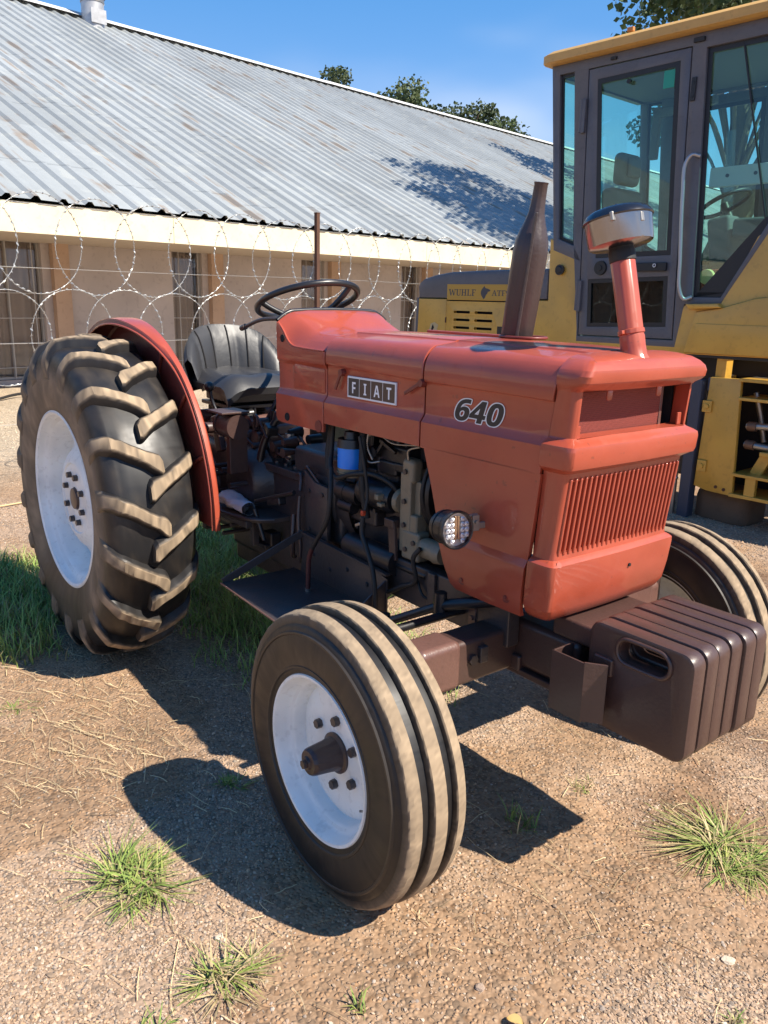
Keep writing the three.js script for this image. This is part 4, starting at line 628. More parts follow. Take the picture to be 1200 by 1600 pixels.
// ----- chassis, gearbox and axle
{
  const c = part('transmission', T);
  obj('gearbox_case', [box(0.80, 0.42, 0.36, 0.62, 0.64, 0, 0.03), box(0.34, 0.34, 0.34, 0.92, 0.80, 0, 0.02), box(0.56, 0.40, 0.42, 0.05, 0.70, 0, 0.04), box(0.50, 0.03, 0.40, 0.68, 0.858, 0, 0.004), box(0.60, 0.10, 0.30, 0.50, 0.40, 0, 0.02)], M.chassis, c);
  obj('rear_axle_tube', [cyl([0, 0.68, -0.62], [0, 0.68, 0.62], 0.075, 0.075, 28), cyl([0, 0.68, 0.20], [0, 0.68, 0.36], 0.19, 0.12, 36), cyl([0, 0.68, -0.36], [0, 0.68, -0.20], 0.12, 0.19, 36), cyl([0, 0.68, 0.44], [0, 0.68, 0.50], 0.14, 0.14, 36)], M.chassis, c);
  obj('brake_housing', [lathe([[0.0, 0.16], [0.11, 0.16], [0.14, 0.15], [0.155, 0.13], [0.17, 0.05], [0.19, 0.0]], 40, 'z').scale(0.85, 0.85, 0.6).translate(0.46, 0.775, 0.17)], M.chassis, c);
  obj('lift_cover', [box(0.52, 0.10, 0.34, 0.10, 0.925, 0, 0.02), box(0.20, 0.10, 0.22, 0.33, 0.955, 0.02, 0.02), cyl([0.30, 0.98, -0.11], [0.30, 0.98, 0.13], 0.05, 0.05, 24), cyl([0.40, 0.945, 0.02], [0.40, 0.945, 0.15], 0.035, 0.035, 20), box(0.10, 0.05, 0.08, 0.44, 0.985, 0.05, 0.012), cyl([0.46, 1.0, 0.05], [0.46, 1.05, 0.05], 0.014, 0.014, 12), cyl([-0.05, 0.99, -0.30], [-0.05, 0.99, 0.30], 0.03, 0.03, 20)], M.brownLight, c);
  const bolts = []; for (let k = 0; k < 7; k++) bolts.push(cyl([0.47 + k * 0.073, 0.87, 0.165], [0.47 + k * 0.073, 0.885, 0.165], 0.012, 0.012, 6)); for (let k = 0; k < 10; k++) { const a = k / 10 * 2 * PI; bolts.push(cyl([0.42 + 0.145 * Math.cos(a), 0.70 + 0.145 * Math.sin(a), 0.22], [0.42 + 0.145 * Math.cos(a), 0.70 + 0.145 * Math.sin(a), 0.345], 0.010, 0.010, 6)); } objs('case_bolt', bolts, M.chassis, c);
  { const q = []; for (let k = 0; k < 46; k++) { const x = rr(0.22, 0.92), y = rr(0.87, 1.04) - 0.1 * smooth(0.5, 0.9, x), z = rr(0.05, 0.20), t = rnd(); q.push(t < 0.35 ? cyl([x, y, z - 0.03], [x, y, z + 0.03], rr(0.010, 0.026), rr(0.010, 0.022), 10) : t < 0.6 ? cyl([x, y - 0.04, z], [x + rr(-0.03, 0.03), y + 0.04, z], rr(0.006, 0.012), 0.007, 8) : t < 0.8 ? box(rr(0.03, 0.09), rr(0.02, 0.05), rr(0.02, 0.05), x, y, z, 0.005, [0, rr(-0.5, 0.5), rr(-0.5, 0.5)]) : tube([[x, y, z], [x + 0.05, y + rr(-0.03, 0.06), z + 0.02], [x + 0.12, y + rr(-0.06, 0.03), z + 0.01]], 0.006, 12, 6)); } obj('linkage', q.slice(0, 23), M.brown, c); obj('linkage', q.slice(23), M.black, c); }
  obj('lift_arm_shaft', [cyl([0.30, 0.99, -0.35], [0.30, 0.99, 0.35], 0.024, 0.024, 20), box(0.05, 0.16, 0.03, 0.30, 0.96, 0.27, 0.008, [0, 0, R(18)])], M.brown, c);
  obj('tool_drum', [cyl([0.56, 1.045, 0.37], [0.67, 1.045, 0.37], 0.048, 0.048, 32), cyl([0.555, 1.045, 0.37], [0.568, 1.045, 0.37], 0.052, 0.052, 32), box(0.13, 0.008, 0.12, 0.61, 1.102, 0.38, 0.002), box(0.03, 0.20, 0.08, 0.60, 0.95, 0.34, 0.004)], M.brown, c);
  obj('hydraulic_canister', [cyl([0.66, 0.89, 0.13], [0.66, 1.0, 0.13], 0.019, 0.019, 20)], M.metal, c);
  obj('canister_band', [cyl([0.66, 0.915, 0.13], [0.66, 0.93, 0.13], 0.0215, 0.0215, 20), cyl([0.66, 0.87, 0.13], [0.66, 0.892, 0.13], 0.024, 0.024, 16)], M.black, c);
  obj('gear_lever', [tube([[0.45, 0.86, 0.10], [0.44, 0.98, 0.12], [0.47, 1.07, 0.10], [0.50, 1.16, 0.06]], 0.012, 16, 8), tube([[0.55, 0.70, 0.19], [0.545, 0.84, 0.21], [0.56, 0.96, 0.19], [0.60, 1.06, 0.15]], 0.016, 18, 8), cyl([0.60, 1.05, 0.15], [0.605, 1.08, 0.145], 0.024, 0.022, 12)], M.black, c);
  obj('control_knob', [tube([[0.40, 1.02, 0.30], [0.36, 1.10, 0.32], [0.35, 1.16, 0.33]], 0.008, 12, 6), new THREE.SphereGeometry(0.022, 16, 12).translate(0.35, 1.17, 0.332)], M.black, c);
  obj('clutch_housing', [lathe([[0.18, -0.14], [0.19, -0.12], [0.19, 0.05], [0.18, 0.06], [0.175, 0.14]], 40, 'x').translate(1.0, 0.80, 0)], M.chassis, c);
  // lower pipes that bend under the case
  obj('hydraulic_pipe', [tube([[0.90, 0.80, 0.235], [0.915, 0.70, 0.25], [0.93, 0.60, 0.25], [0.915, 0.545, 0.24], [0.86, 0.53, 0.20]], 0.008, 24, 8), tube([[0.865, 0.72, 0.24], [0.88, 0.63, 0.255], [0.87, 0.56, 0.25], [0.82, 0.53, 0.21]], 0.010, 24, 8), tube([[0.80, 0.86, 0.19], [0.88, 0.875, 0.215], [0.905, 0.82, 0.235]], 0.008, 16, 8)], M.brown, c);
  obj('brake_pedal', [cyl([0.655, 0.735, 0.29], [0.95, 0.83, 0.29], 0.009, 0.009, 12), box(0.10, 0.03, 0.035, 0.80, 0.765, 0.28, 0.006, [0, 0, R(12)]), cyl([0.66, 0.705, 0.30], [0.70, 0.58, 0.28], 0.010, 0.010, 12), box(0.12, 0.02, 0.05, 0.62, 0.54, 0.24, 0.004), box(0.07, 0.06, 0.05, 0.66, 0.57, 0.22, 0.008)], M.black, c);
}
{ // tread plate under the driver
  const o = [[0.10, 0.10], [0.10, 0.335], [0.30, 0.36], [0.43, 0.368], [0.55, 0.362], [0.64, 0.342], [0.70, 0.305], [0.735, 0.25], [0.745, 0.10]];
  obj('foot_plate', [plate(o.map(([x, z]) => [x, -z]), -0.010, 0.010, [], 0.002).rotateX(-PI / 2).translate(0.0, 0.664, 0), tube(o.slice(1, -1).map(([x, z]) => [x, 0.668, z]), 0.010, 40, 6)], M.chassis, T);
  obj('plate_stay', [box(0.04, 0.14, 0.03, 0.22, 0.59, 0.30, 0.004), box(0.03, 0.12, 0.03, 0.62, 0.60, 0.28, 0.004), box(0.5, 0.03, 0.03, 0.42, 0.645, 0.33, 0.004)], M.chassis, T);
}
// ----- engine, seen below the hood
{
  const e = part('engine', T);
  obj('engine_block', [box(0.66, 0.42, 0.26, 1.36, 0.86, -0.02, 0.02), box(0.62, 0.17, 0.24, 1.36, 0.58, 0, 0.03), box(0.60, 0.14, 0.24, 1.36, 1.13, -0.02, 0.015), box(0.62, 0.06, 0.18, 1.36, 1.23, -0.02, 0.02), box(0.04, 0.05, 0.05, 1.44, 0.90, 0.125, 0.006), box(0.12, 0.14, 0.06, 1.33, 0.95, 0.12, 0.012), box(0.10, 0.10, 0.06, 1.20, 0.88, 0.125, 0.012), box(0.08, 0.11, 0.06, 1.42, 0.79, 0.13, 0.01), box(0.16, 0.06, 0.05, 1.20, 0.78, 0.13, 0.01)], M.chassis, e);
  obj('mounting_plate', [plate([[0.915, 0.635], [1.07, 0.632], [1.07, 0.862], [0.985, 0.868], [0.915, 0.905]], 0.205, 0.222, [], 0.002), cyl([0.95, 0.83, 0.22], [0.95, 0.83, 0.228], 0.008, 0.008, 6), cyl([1.04, 0.83, 0.22], [1.04, 0.83, 0.228], 0.008, 0.008, 6), cyl([0.95, 0.68, 0.22], [0.95, 0.68, 0.228], 0.008, 0.008, 6)], M.chassis, e);
  // oil filter
  const f = part('oil_filter', T, [1.172, 0, 0.185]);
  obj('filter_can', cyl([0, 0.957, 0], [0, 1.030, 0], 0.0515, 0.0515, 40), M.blueLabel, f);
  obj('filter_print', [0, 1, 2, 3, 4, 5].map(k => box(0.004 + 0.004 * (k % 2), 0.007, 0.001, -0.031 + 0.004 * (k % 3), 0.968 + k * 0.010, 0.0405, 0, [0, R(-37), 0])), M.white, f);
  obj('filter_base', [cyl([0, 0.925, 0], [0, 0.957, 0], 0.047, 0.0525, 40), cyl([0, 0.940, 0], [0, 0.944, 0], 0.054, 0.054, 40)], M.wornTan, f);
  obj('filter_head', [cyl([0, 1.030, 0], [0, 1.060, 0], 0.055, 0.050, 40), cyl([0, 1.06, 0], [0, 1.085, 0], 0.03, 0.026, 24), box(0.15, 0.05, 0.06, 0.02, 1.065, -0.05, 0.008)], M.black, f);
  // timing cover: worn rim of a plate with a domed top, wheel and belt in front
  const rim = []; for (let k = 0; k <= 14; k++) { const a = R(mix(118, 62, k / 14)); rim.push([1.5 + 0.062 * Math.cos(a) * 1.0, 0.978 + 0.062 * Math.sin(a)]); }
  obj('timing_cover', [box(0.055, 0.27, 0.05, 1.497, 0.86, 0.178, 0.006), box(0.062, 0.085, 0.052, 1.502, 1.00, 0.178, 0.018), box(0.05, 0.12, 0.05, 1.53, 0.80, 0.175, 0.008), box(0.09, 0.10, 0.052, 1.53, 0.755, 0.18, 0.010), box(0.03, 0.20, 0.045, 1.535, 0.87, 0.16, 0.004)], M.wornTan, e);
  objs('cover_bolt', [[1.497, 0.90], [1.497, 0.82], [1.51, 0.74], [1.55, 0.77], [1.50, 1.0]].map(([x, y]) => cyl([x, y, 0.2], [x, y, 0.212], 0.009, 0.009, 6)), M.chassis, e);
  obj('crank_pulley', [lathe([[0.02, -0.02], [0.15, -0.02], [0.158, -0.012], [0.145, 0], [0.158, 0.012], [0.15, 0.02], [0.02, 0.02]], 48, 'x').translate(1.60, 0.94, 0.06), lathe([[0.02, -0.012], [0.07, -0.012], [0.062, 0], [0.07, 0.012], [0.02, 0.012]], 32, 'x').translate(1.60, 0.74, 0.05)], M.black, e);
  obj('fan_belt', tube([[1.60, 1.10, 0.06], [1.60, 1.06, 0.17], [1.60, 0.94, 0.218], [1.60, 0.80, 0.14], [1.60, 0.68, 0.08], [1.60, 0.67, 0.03], [1.60, 0.80, -0.05], [1.60, 1.0, -0.08]], 0.007, 80, 6, true), M.rubber, e);
  obj('radiator_shroud', [box(0.012, 0.50, 0.44, 1.72, 1.0, 0, 0.003), box(0.28, 0.012, 0.40, 1.60, 1.11, 0, 0)], M.cavity, e);
  // generator, starter, pumps
  const alt = part('generator', T);
  obj('generator_body', [cyl([1.25, 0.888, 0.175], [1.40, 0.888, 0.175], 0.052, 0.052, 32), cyl([1.40, 0.888, 0.175], [1.425, 0.888, 0.175], 0.055, 0.046, 32), cyl([1.235, 0.888, 0.175], [1.25, 0.888, 0.175], 0.044, 0.052, 32), cyl([1.425, 0.888, 0.175], [1.45, 0.888, 0.175], 0.016, 0.016, 16)], M.black, alt);
  obj('generator_pulley', [lathe([[0.01, -0.012], [0.042, -0.012], [0.034, 0], [0.042, 0.012], [0.01, 0.012]], 32, 'x').translate(1.455, 0.888, 0.175), box(0.02, 0.02, 0.03, 1.40, 0.90, 0.235, 0.004), box(0.025, 0.014, 0.02, 1.41, 0.875, 0.235, 0.004)], M.wornTan, alt);
  obj('starter_motor', [cyl([1.11, 0.862, 0.185], [1.235, 0.862, 0.185], 0.036, 0.036, 28), cyl([1.10, 0.862, 0.185], [1.112, 0.862, 0.185], 0.03, 0.036, 28), cyl([1.155, 0.862, 0.185], [1.162, 0.862, 0.185], 0.038, 0.038, 28), cyl([1.12, 0.81, 0.19], [1.20, 0.81, 0.19], 0.022, 0.022, 20)], M.black, e);
  obj('steering_cylinder', [cyl([1.19, 0.678, 0.20], [1.45, 0.678, 0.20], 0.042, 0.042, 32), cyl([1.178, 0.678, 0.20], [1.192, 0.678, 0.20], 0.036, 0.042, 32), cyl([1.45, 0.678, 0.20], [1.47, 0.678, 0.20], 0.045, 0.045, 32)], M.black, e);
  obj('cylinder_rod', [cyl([1.47, 0.672, 0.20], [1.62, 0.672, 0.20], 0.014, 0.014, 16), cyl([1.22, 0.625, 0.22], [1.42, 0.612, 0.225], 0.016, 0.016, 16)], M.black, e);
  obj('pump', [cyl([1.60, 0.765, 0.195], [1.66, 0.765, 0.195], 0.034, 0.034, 28), cyl([1.66, 0.765, 0.195], [1.69, 0.765, 0.195], 0.038, 0.032, 28), cyl([1.58, 0.765, 0.195], [1.60, 0.765, 0.195], 0.025, 0.034, 28)], M.wornTan, e);
  obj('injection_pump', [box(0.16, 0.08, 0.07, 1.38, 1.025, 0.13, 0.012), box(0.10, 0.05, 0.05, 1.36, 0.985, 0.15, 0.01), ...[0, 1, 2].map(k => cyl([1.335 + k * 0.045, 1.06, 0.14], [1.335 + k * 0.045, 1.10, 0.14], 0.011, 0.009, 10)), box(0.06, 0.03, 0.03, 1.43, 0.995, 0.16, 0.006), cyl([1.30, 1.03, 0.15], [1.30, 1.03, 0.19], 0.018, 0.018, 14), box(0.012, 0.07, 0.012, 1.33, 1.05, 0.18, 0.002, [0, 0, R(-40)]), box(0.09, 0.012, 0.012, 1.37, 1.06, 0.178, 0.002, [0, 0, R(-20)])], M.black, e);
  const tidy = []; for (let k = 0; k < 26; k++) { const x = rr(1.10, 1.48), y = rr(0.72, 1.08); tidy.push(rnd() < 0.5 ? cyl([x, y, 0.11], [x, y, rr(0.13, 0.165)], rr(0.007, 0.014), 0.008, 6) : box(rr(0.02, 0.06), rr(0.015, 0.04), 0.03, x, y, rr(0.115, 0.14), 0.004)); } obj('fitting', tidy, M.chassis, e);
  obj('side_bracket', [box(0.035, 0.13, 0.014, 1.455, 0.755, 0.215, 0.003, [0, 0, R(6)]), box(0.05, 0.03, 0.05, 1.44, 0.815, 0.20, 0.004)], M.brown, e);
  obj('injector_line', [tube([[1.325, 1.105, 0.15], [1.31, 1.16, 0.15], [1.33, 1.19, 0.10]], 0.004, 20, 6), tube([[1.275, 1.12, 0.20], [1.268, 1.05, 0.205], [1.285, 0.995, 0.195], [1.32, 1.0, 0.17]], 0.0045, 24, 6), tube([[1.29, 1.12, 0.195], [1.282, 1.05, 0.20], [1.30, 1.005, 0.19]], 0.0045, 24, 6), tube([[1.30, 1.09, 0.205], [1.36, 1.106, 0.215], [1.44, 1.085, 0.215], [1.53, 1.092, 0.21], [1.60, 1.10, 0.20]], 0.0035, 30, 6), tube([[1.56, 1.09, 0.2], [1.51, 1.07, 0.205], [1.505, 1.04, 0.2]], 0.004, 16, 6)], M.metal, e);
  // hoses and wires
  obj('fuel_hose', tube([[1.105, 0.985, 0.235], [1.125, 0.945, 0.245], [1.17, 0.925, 0.25], [1.25, 0.95, 0.245], [1.34, 0.965, 0.225], [1.41, 0.945, 0.20], [1.43, 0.915, 0.18]], 0.0088, 60, 8), M.rubber, e);
  obj('ribbed_hose', [tube([[1.262, 1.10, 0.20], [1.278, 1.02, 0.215], [1.290, 0.93, 0.225], [1.300, 0.80, 0.21]], 0.013, 40, 10), ...Array.from({ length: 22 }, (_, k) => new THREE.TorusGeometry(0.0132, 0.0026, 6, 14).rotateX(PI / 2).translate(mix(1.264, 1.288, k / 21), mix(1.09, 0.95, k / 21), mix(0.202, 0.223, k / 21)))], M.rubber, e);
  obj('tall_hose', [tube([[1.075, 1.12, 0.20], [1.072, 1.02, 0.205], [1.08, 0.96, 0.215], [1.095, 0.90, 0.225]], 0.010, 30, 8), tube([[1.045, 1.12, 0.18], [1.04, 1.0, 0.195], [1.05, 0.93, 0.205]], 0.013, 30, 8)], M.rubber, e);
  obj('drain_hose', tube([[1.21, 0.972, 0.30], [1.250, 0.90, 0.33], [1.245, 0.80, 0.34], [1.195, 0.73, 0.34], [1.15, 0.672, 0.34]], 0.0085, 50, 8), M.rubber, e);
  obj('red_hose', tube([[1.15, 0.672, 0.34], [1.13, 0.63, 0.34], [1.124, 0.57, 0.34], [1.122, 0.512, 0.34]], 0.009, 30, 8), std(0.10, 0.022, 0.018, { roughness: 0.6 }), e);
  obj('drain_cap', [cyl([1.122, 0.512, 0.34], [1.12, 0.488, 0.34], 0.012, 0.010, 8), cyl([1.10, 0.492, 0.34], [1.085, 0.486, 0.345], 0.008, 0.014, 8)], M.metal, e);
  obj('wiring', [tube([[1.345, 1.10, 0.28], [1.362, 1.0, 0.27], [1.374, 0.90, 0.265], [1.378, 0.84, 0.28]], 0.006, 30, 6), tube([[1.378, 0.83, 0.285], [1.380, 0.78, 0.29], [1.412, 0.735, 0.295], [1.455, 0.67, 0.30], [1.478, 0.60, 0.305], [1.482, 0.50, 0.30]], 0.0088, 60, 8), tube([[1.38, 0.60, 0.22], [1.44, 0.575, 0.24], [1.54, 0.625, 0.24], [1.60, 0.66, 0.235], [1.598, 0.74, 0.245], [1.62, 0.775, 0.235]], 0.008, 60, 8), tube([[1.59, 0.66, 0.22], [1.63, 0.615, 0.225], [1.66, 0.605, 0.21]], 0.005, 30, 6)], M.rubber, e);
  obj('wire_splice', [box(0.014, 0.018, 0.014, 1.378, 0.846, 0.285, 0.003)], std(0.55, 0.06, 0.02, { roughness: 0.5 }), e);
  obj('splice_tape', [box(0.012, 0.03, 0.012, 1.376, 0.815, 0.286, 0.003), box(0.03, 0.010, 0.010, 1.352, 0.80, 0.285, 0.002, [0, 0, R(25)])], M.metal, e);
}
{ // step plate ahead of the right rear wheel
  const s = part('step_plate', T);
  obj('step_floor', plate([[0.865, 0.24], [1.46, 0.24], [1.46, 0.40], [1.315, 0.585], [0.865, 0.56]].map(([x, z]) => [x, -z]), -0.004, 0.004, [], 0.001).rotateX(-PI / 2).translate(0, 0.498, 0), M.chassis, s);
  obj('kick_plate', [plate([[0.93, 0.498], [1.47, 0.498], [1.47, 0.63], [1.42, 0.642], [0.95, 0.662]], 0.243, 0.250, [], 0.001), box(0.54, 0.008, 0.02, 1.20, 0.655, 0.245, 0.001, [0, 0, R(-2.4)])], M.chassis, s);
  obj('end_plate', plate([[0.25, 0.498], [0.44, 0.498], [0.25, 0.625]].map(([z, y]) => [-z, y]), -0.003, 0.003, [], 0.001).rotateY(PI / 2).translate(1.462, 0, 0), M.chassis, s);
  obj('step_brace', box(0.008, 0.028, 0.355, 0, 0, 0, 0.001).applyMatrix4(new THREE.Matrix4().makeRotationX(R(27))).applyMatrix4(new THREE.Matrix4().makeRotationY(R(-14))).translate(0.905, 0.585, 0.40), M.chassis, s);
  objs('plate_bolt', [[1.02, 0.60], [1.13, 0.57], [1.24, 0.60], [1.36, 0.58]].map(([x, y]) => cyl([x, y, 0.249], [x, y, 0.257], 0.010, 0.009, 6)), M.chassis, s);
  obj('pale_edge', tube([[0.868, 0.501, 0.562], [1.09, 0.501, 0.5745], [1.312, 0.501, 0.586]], 0.0035, 8, 6), M.brownLight, s);  // paler brown strip along the outer edge of the step floor
}
{ // white wrapper slipped over the pedal end
  const rows = []; for (let i = 0; i <= 14; i++) { const t = i / 14, r = []; for (let k = 0; k <= 22; k++) { const a = k / 22 * 2 * PI, rad = mix(0.040, 0.027, smooth(0.2, 0.95, t)) * (1 + 0.30 * pn(Math.cos(a) * 1.6 + 3, Math.sin(a) * 1.6, t * 5) + 0.10 * pn(Math.cos(a) * 5, Math.sin(a) * 5, t * 14)); const sq = mix(0.6, 1, t); r.push(V(t * 0.215 + 0.012 * Math.sin(a * 2) * (1 - t), rad * Math.sin(a) * sq, rad * Math.cos(a) * 1.25)); } rows.push(r); }
  const p = thing('plastic_wrapper', 'crumpled white plastic wrapper with an open end lying on the dark foot plate', 'wrapper', [0.425, 0.716, 0.305], R(-3)); p.rotation.z = R(-4);
  obj('wrapper_skin', grid(rows, null, 0.9, true), std(0.70, 0.73, 0.78, { roughness: 0.5, bumpMap: rep(texFine, 6), bumpScale: 0.004 }), p);
  obj('open_end', new THREE.CylinderGeometry(0.022, 0.020, 0.05, 20, 1, true).rotateZ(PI / 2).translate(0.20, 0, 0), std(0.06, 0.06, 0.065, { side: THREE.DoubleSide }), p);
}

// ---------------------------------------------------------------- the yellow loader (x towards its front, z towards us)
{
  const L = thing('wheel_loader', 'yellow wheel loader with grey glazed cab parked behind the red tractor', 'loader', [0.435, 0, -3.62], R(4));
  const Wd = 1.36, zf = 0;
  // cab roof
  const roofRows = []; for (const [y, gx, gz] of [[3.335, 0.03, 0.03], [3.345, 0.0, 0.0], [3.40, 0.0, 0.0], [3.425, 0.03, 0.03], [3.445, 0.12, 0.12], [3.46, 0.40, 0.5]]) { const x0 = -1.80 + gx, x1 = 0.30 - gx, z1 = 0.085 - gz, z0 = -Wd - 0.085 + gz, c = 0.08, r = []; for (const [x, z] of [[x1 - c, z1], [x0 + c, z1], [x0 + c * 0.3, z1 - c * 0.3], [x0, z1 - c], [x0, z0 + c], [x0 + c * 0.3, z0 + c * 0.3], [x0 + c, z0], [x1 - c, z0], [x1 - c * 0.3, z0 + c * 0.3], [x1, z0 + c], [x1, z1 - c], [x1 - c * 0.3, z1 - c * 0.3], [x1 - c, z1]]) r.push(V(x, y - 0.012 * (x + 1.8) * (y < 3.36 ? 0 : 0), z)); roofRows.push(r); }
  const topR = roofRows[roofRows.length - 1], botR = roofRows[0], cen = r => r.map(() => V(-0.75, r[0].y, -Wd / 2));
  obj('cab_roof', [grid(roofRows, null, 0.6), grid([topR, cen(topR)], null, 0.6), grid([cen(botR), botR], null, 0.6)], M.roofOrange, L);
  obj('roof_lining', box(1.9, 0.05, Wd - 0.06, -0.78, 3.30, -Wd / 2, 0.01), M.cabLining, L);
  obj('roof_bracket', box(0.05, 0.03, 0.03, -1.05, 3.462, 0.0, 0.004), std(0.5, 0.2, 0.05), L);
  // cab frame: one side wall of steel with openings, the same on the far side
  const outer = [[-1.735, 3.335], [-1.60, 1.955], [-1.33, 1.86], [-1.31, 1.24], [-0.44, 1.24], [-0.40, 1.55], [-0.13, 1.555], [0.16, 2.05], [0.34, 2.10], [0.26, 3.335]];
  const rearG = [[-1.655, 3.265], [-1.52, 3.265], [-1.405, 1.985], [-1.555, 2.04]].reverse();
  const doorO = [[-1.39, 3.262], [-0.55, 3.262], [-0.462, 1.29], [-1.298, 1.285]].reverse();
  const frontG = [[-0.445, 3.235], [0.19, 3.235], [0.27, 2.13], [0.13, 2.085], [-0.135, 1.60], [-0.345, 1.60]].reverse();
  const sidew = z0 => plate(outer, z0, z0 + 0.07, [rearG, doorO, frontG], 0.005);
  obj('cab_frame', [sidew(-0.07), sidew(-Wd), ...[[-1.72, 3.3, -1.60, 2.0], [0.24, 3.3, 0.32, 2.15]].map(([x, y, x2, y2]) => box(0.06, 0.08, Wd - 0.16, x, y, -Wd / 2, 0.004)), box(0.05, 0.70, Wd - 0.16, -1.59, 1.70, -Wd / 2, 0.004), box(1.6, 0.05, Wd - 0.1, -0.8, 1.25, -Wd / 2, 0.004)], M.steelGrey, L);
  const pane = (name, pts, z, mat = M.glass) => obj(name, plate(pts, z, z + 0.005, [], 0), mat, L);
  const shrink = (pts, k = 0.0) => pts;
  const sealG = (pts, z, w) => { const c = pts.reduce((a, p) => [a[0] + p[0] / pts.length, a[1] + p[1] / pts.length], [0, 0]); const inn = pts.map(p => { const dx = c[0] - p[0], dy = c[1] - p[1]; return [p[0] + Math.sign(dx) * Math.min(Math.abs(dx) * 0.6, w), p[1] + Math.sign(dy) * Math.min(Math.abs(dy) * 0.6, w)]; }); return plate(pts, z, z + 0.008, [inn.slice().reverse()], 0); };
  for (const z of [-0.040, -Wd + 0.03]) {
    pane('side_pane', rearG, z); pane('front_side_pane', frontG, z);
    objs('window_seal', [sealG(rearG, z + 0.008, 0.022), sealG(frontG, z + 0.008, 0.035)], M.seal, L);
  }
  obj('split_bar', [cyl([-0.205, 3.24, -0.03], [0.11, 2.06, -0.03], 0.008, 0.008, 8)], M.seal, L);
  pane('rear_pane', [[-0.0, 0], [0, 0.001], [0.001, 0]], -5); L.remove(L.children[L.children.length - 1]);
  obj('rear_pane', box(0.005, 1.22, Wd - 0.16, -1.655, 2.66, -Wd / 2, 0, [0, 0, R(5)]), M.glass, L); obj('windscreen', box(0.005, 1.2, Wd - 0.16, 0.275, 2.70, -Wd / 2, 0, [0, 0, R(3)]), M.glass, L);
  // door, its glass held in a pressed frame
  const dg = [[-1.30, 3.175], [-0.632, 3.185], [-0.553, 1.895], [-1.188, 1.885]].reverse(), dl = [[-1.240, 1.725], [-0.556, 1.745], [-0.532, 1.385], [-1.218, 1.36]].reverse();
  const dO = [[-1.383, 3.255], [-0.557, 3.255], [-0.470, 1.298], [-1.292, 1.293]];
  for (const [z, nm] of [[-0.012, 'cab_door'], [-Wd - 0.02, 'far_door']]) {
    const d = part(nm, L);
    obj('door_frame', plate(dO, z - 0.03, z + 0.012, [dg, dl], 0.006), M.steelGrey, d);
    obj('door_seal', [sealG(dg, z + 0.002, 0.034), sealG(dl, z + 0.002, 0.03)], M.seal, d);
    obj('upper_pane', plate(dg, z - 0.008, z - 0.004, [], 0), M.glass, d); obj('lower_pane', plate(dl, z - 0.008, z - 0.004, [], 0), M.glassDark, d);
  }
  const door = L.children.find(o => o.name === 'cab_door');
  obj('door_hinge', [[-1.413, 2.95], [-1.322, 1.615]].map(([x, y]) => [box(0.035, 0.24, 0.03, x + 0.02, y - 0.02, 0.012, 0.005), cyl([x, y - 0.13, 0.02], [x, y + 0.10, 0.02], 0.013, 0.013, 12)]), M.steelGrey, door);
  obj('door_lock', [cyl([-1.13, 1.81, 0.0], [-1.13, 1.81, 0.018], 0.055, 0.052, 32), cyl([-1.13, 1.81, 0.018], [-1.13, 1.81, 0.024], 0.022, 0.02, 20)], M.seal, door);
  obj('door_handle', [box(0.27, 0.062, 0.02, -0.70, 1.812, 0.012, 0.006), cyl([-0.655, 1.822, 0.02], [-0.655, 1.822, 0.028], 0.018, 0.018, 20)], M.seal, door);
  obj('handle_key', [new THREE.TorusGeometry(0.011, 0.003, 6, 16).translate(-0.655, 1.822, 0.03)], M.white, door);
  obj('pane_clip', [cyl([-1.02, 3.115, 0.0], [-1.02, 3.115, 0.02], 0.016, 0.016, 12)], M.seal, door);
  obj('grab_rail', tube([[-0.400, 2.545, 0.01], [-0.440, 2.555, 0.045], [-0.475, 2.50, 0.06], [-0.470, 2.30, 0.065], [-0.435, 1.85, 0.065], [-0.420, 1.66, 0.06], [-0.385, 1.585, 0.045], [-0.345, 1.60, 0.01]], 0.0135, 60, 10), M.grip, L);
  obj('pillar_plate', [box(0.035, 0.15, 0.012, -0.508, 2.985, 0.006, 0.003), cyl([-0.508, 3.03, 0.01], [-0.508, 3.03, 0.016], 0.009, 0.009, 8), cyl([-0.508, 2.94, 0.01], [-0.508, 2.94, 0.016], 0.009, 0.009, 8), box(0.08, 0.03, 0.02, -0.50, 3.29, 0.008, 0.004), box(0.05, 0.02, 0.02, -1.17, 3.295, 0.006, 0.004)], M.seal, L);
  // safety sticker on the far side of the glass
  obj('sticker', box(0.085, 0.115, 0.002, -0.712, 3.085, -0.0145, 0), std(0.02, 0.30, 0.22, { roughness: 0.5 }), L);
  // inside the cab
  const seat = part('operator_seat', L);
  obj('headrest', [box(0.10, 0.25, 0.30, -1.40, 2.62, -0.66, 0.045), box(0.04, 0.15, 0.17, -1.335, 2.63, -0.66, 0.02)], M.cabSeat, seat);
  obj('seat_back', [box(0.14, 0.62, 0.46, -1.40, 2.16, -0.66, 0.05, [0, 0, R(6)])], M.cabSeat, seat); obj('seat_pad', box(0.48, 0.14, 0.46, -1.12, 1.84, -0.66, 0.05), M.cabSeat, seat); obj('seat_post', box(0.36, 0.50, 0.34, -1.15, 1.52, -0.66, 0.02), M.seal, seat);
  obj('steering_console', [box(0.18, 0.90, 0.34, -0.40, 1.75, -0.66, 0.03, [0, 0, R(10)]), box(0.26, 0.14, 0.50, -0.20, 2.10, -0.68, 0.03)], std(0.10, 0.105, 0.11, { roughness: 0.7 }), L);
  obj('cab_steering_wheel', [new THREE.TorusGeometry(0.19, 0.016, 10, 48).rotateX(PI / 2).rotateZ(R(28)).translate(-0.52, 2.30, -0.66), cyl([-0.52, 2.30, -0.66], [-0.42, 2.10, -0.66], 0.03, 0.035, 16)], M.seal, L);
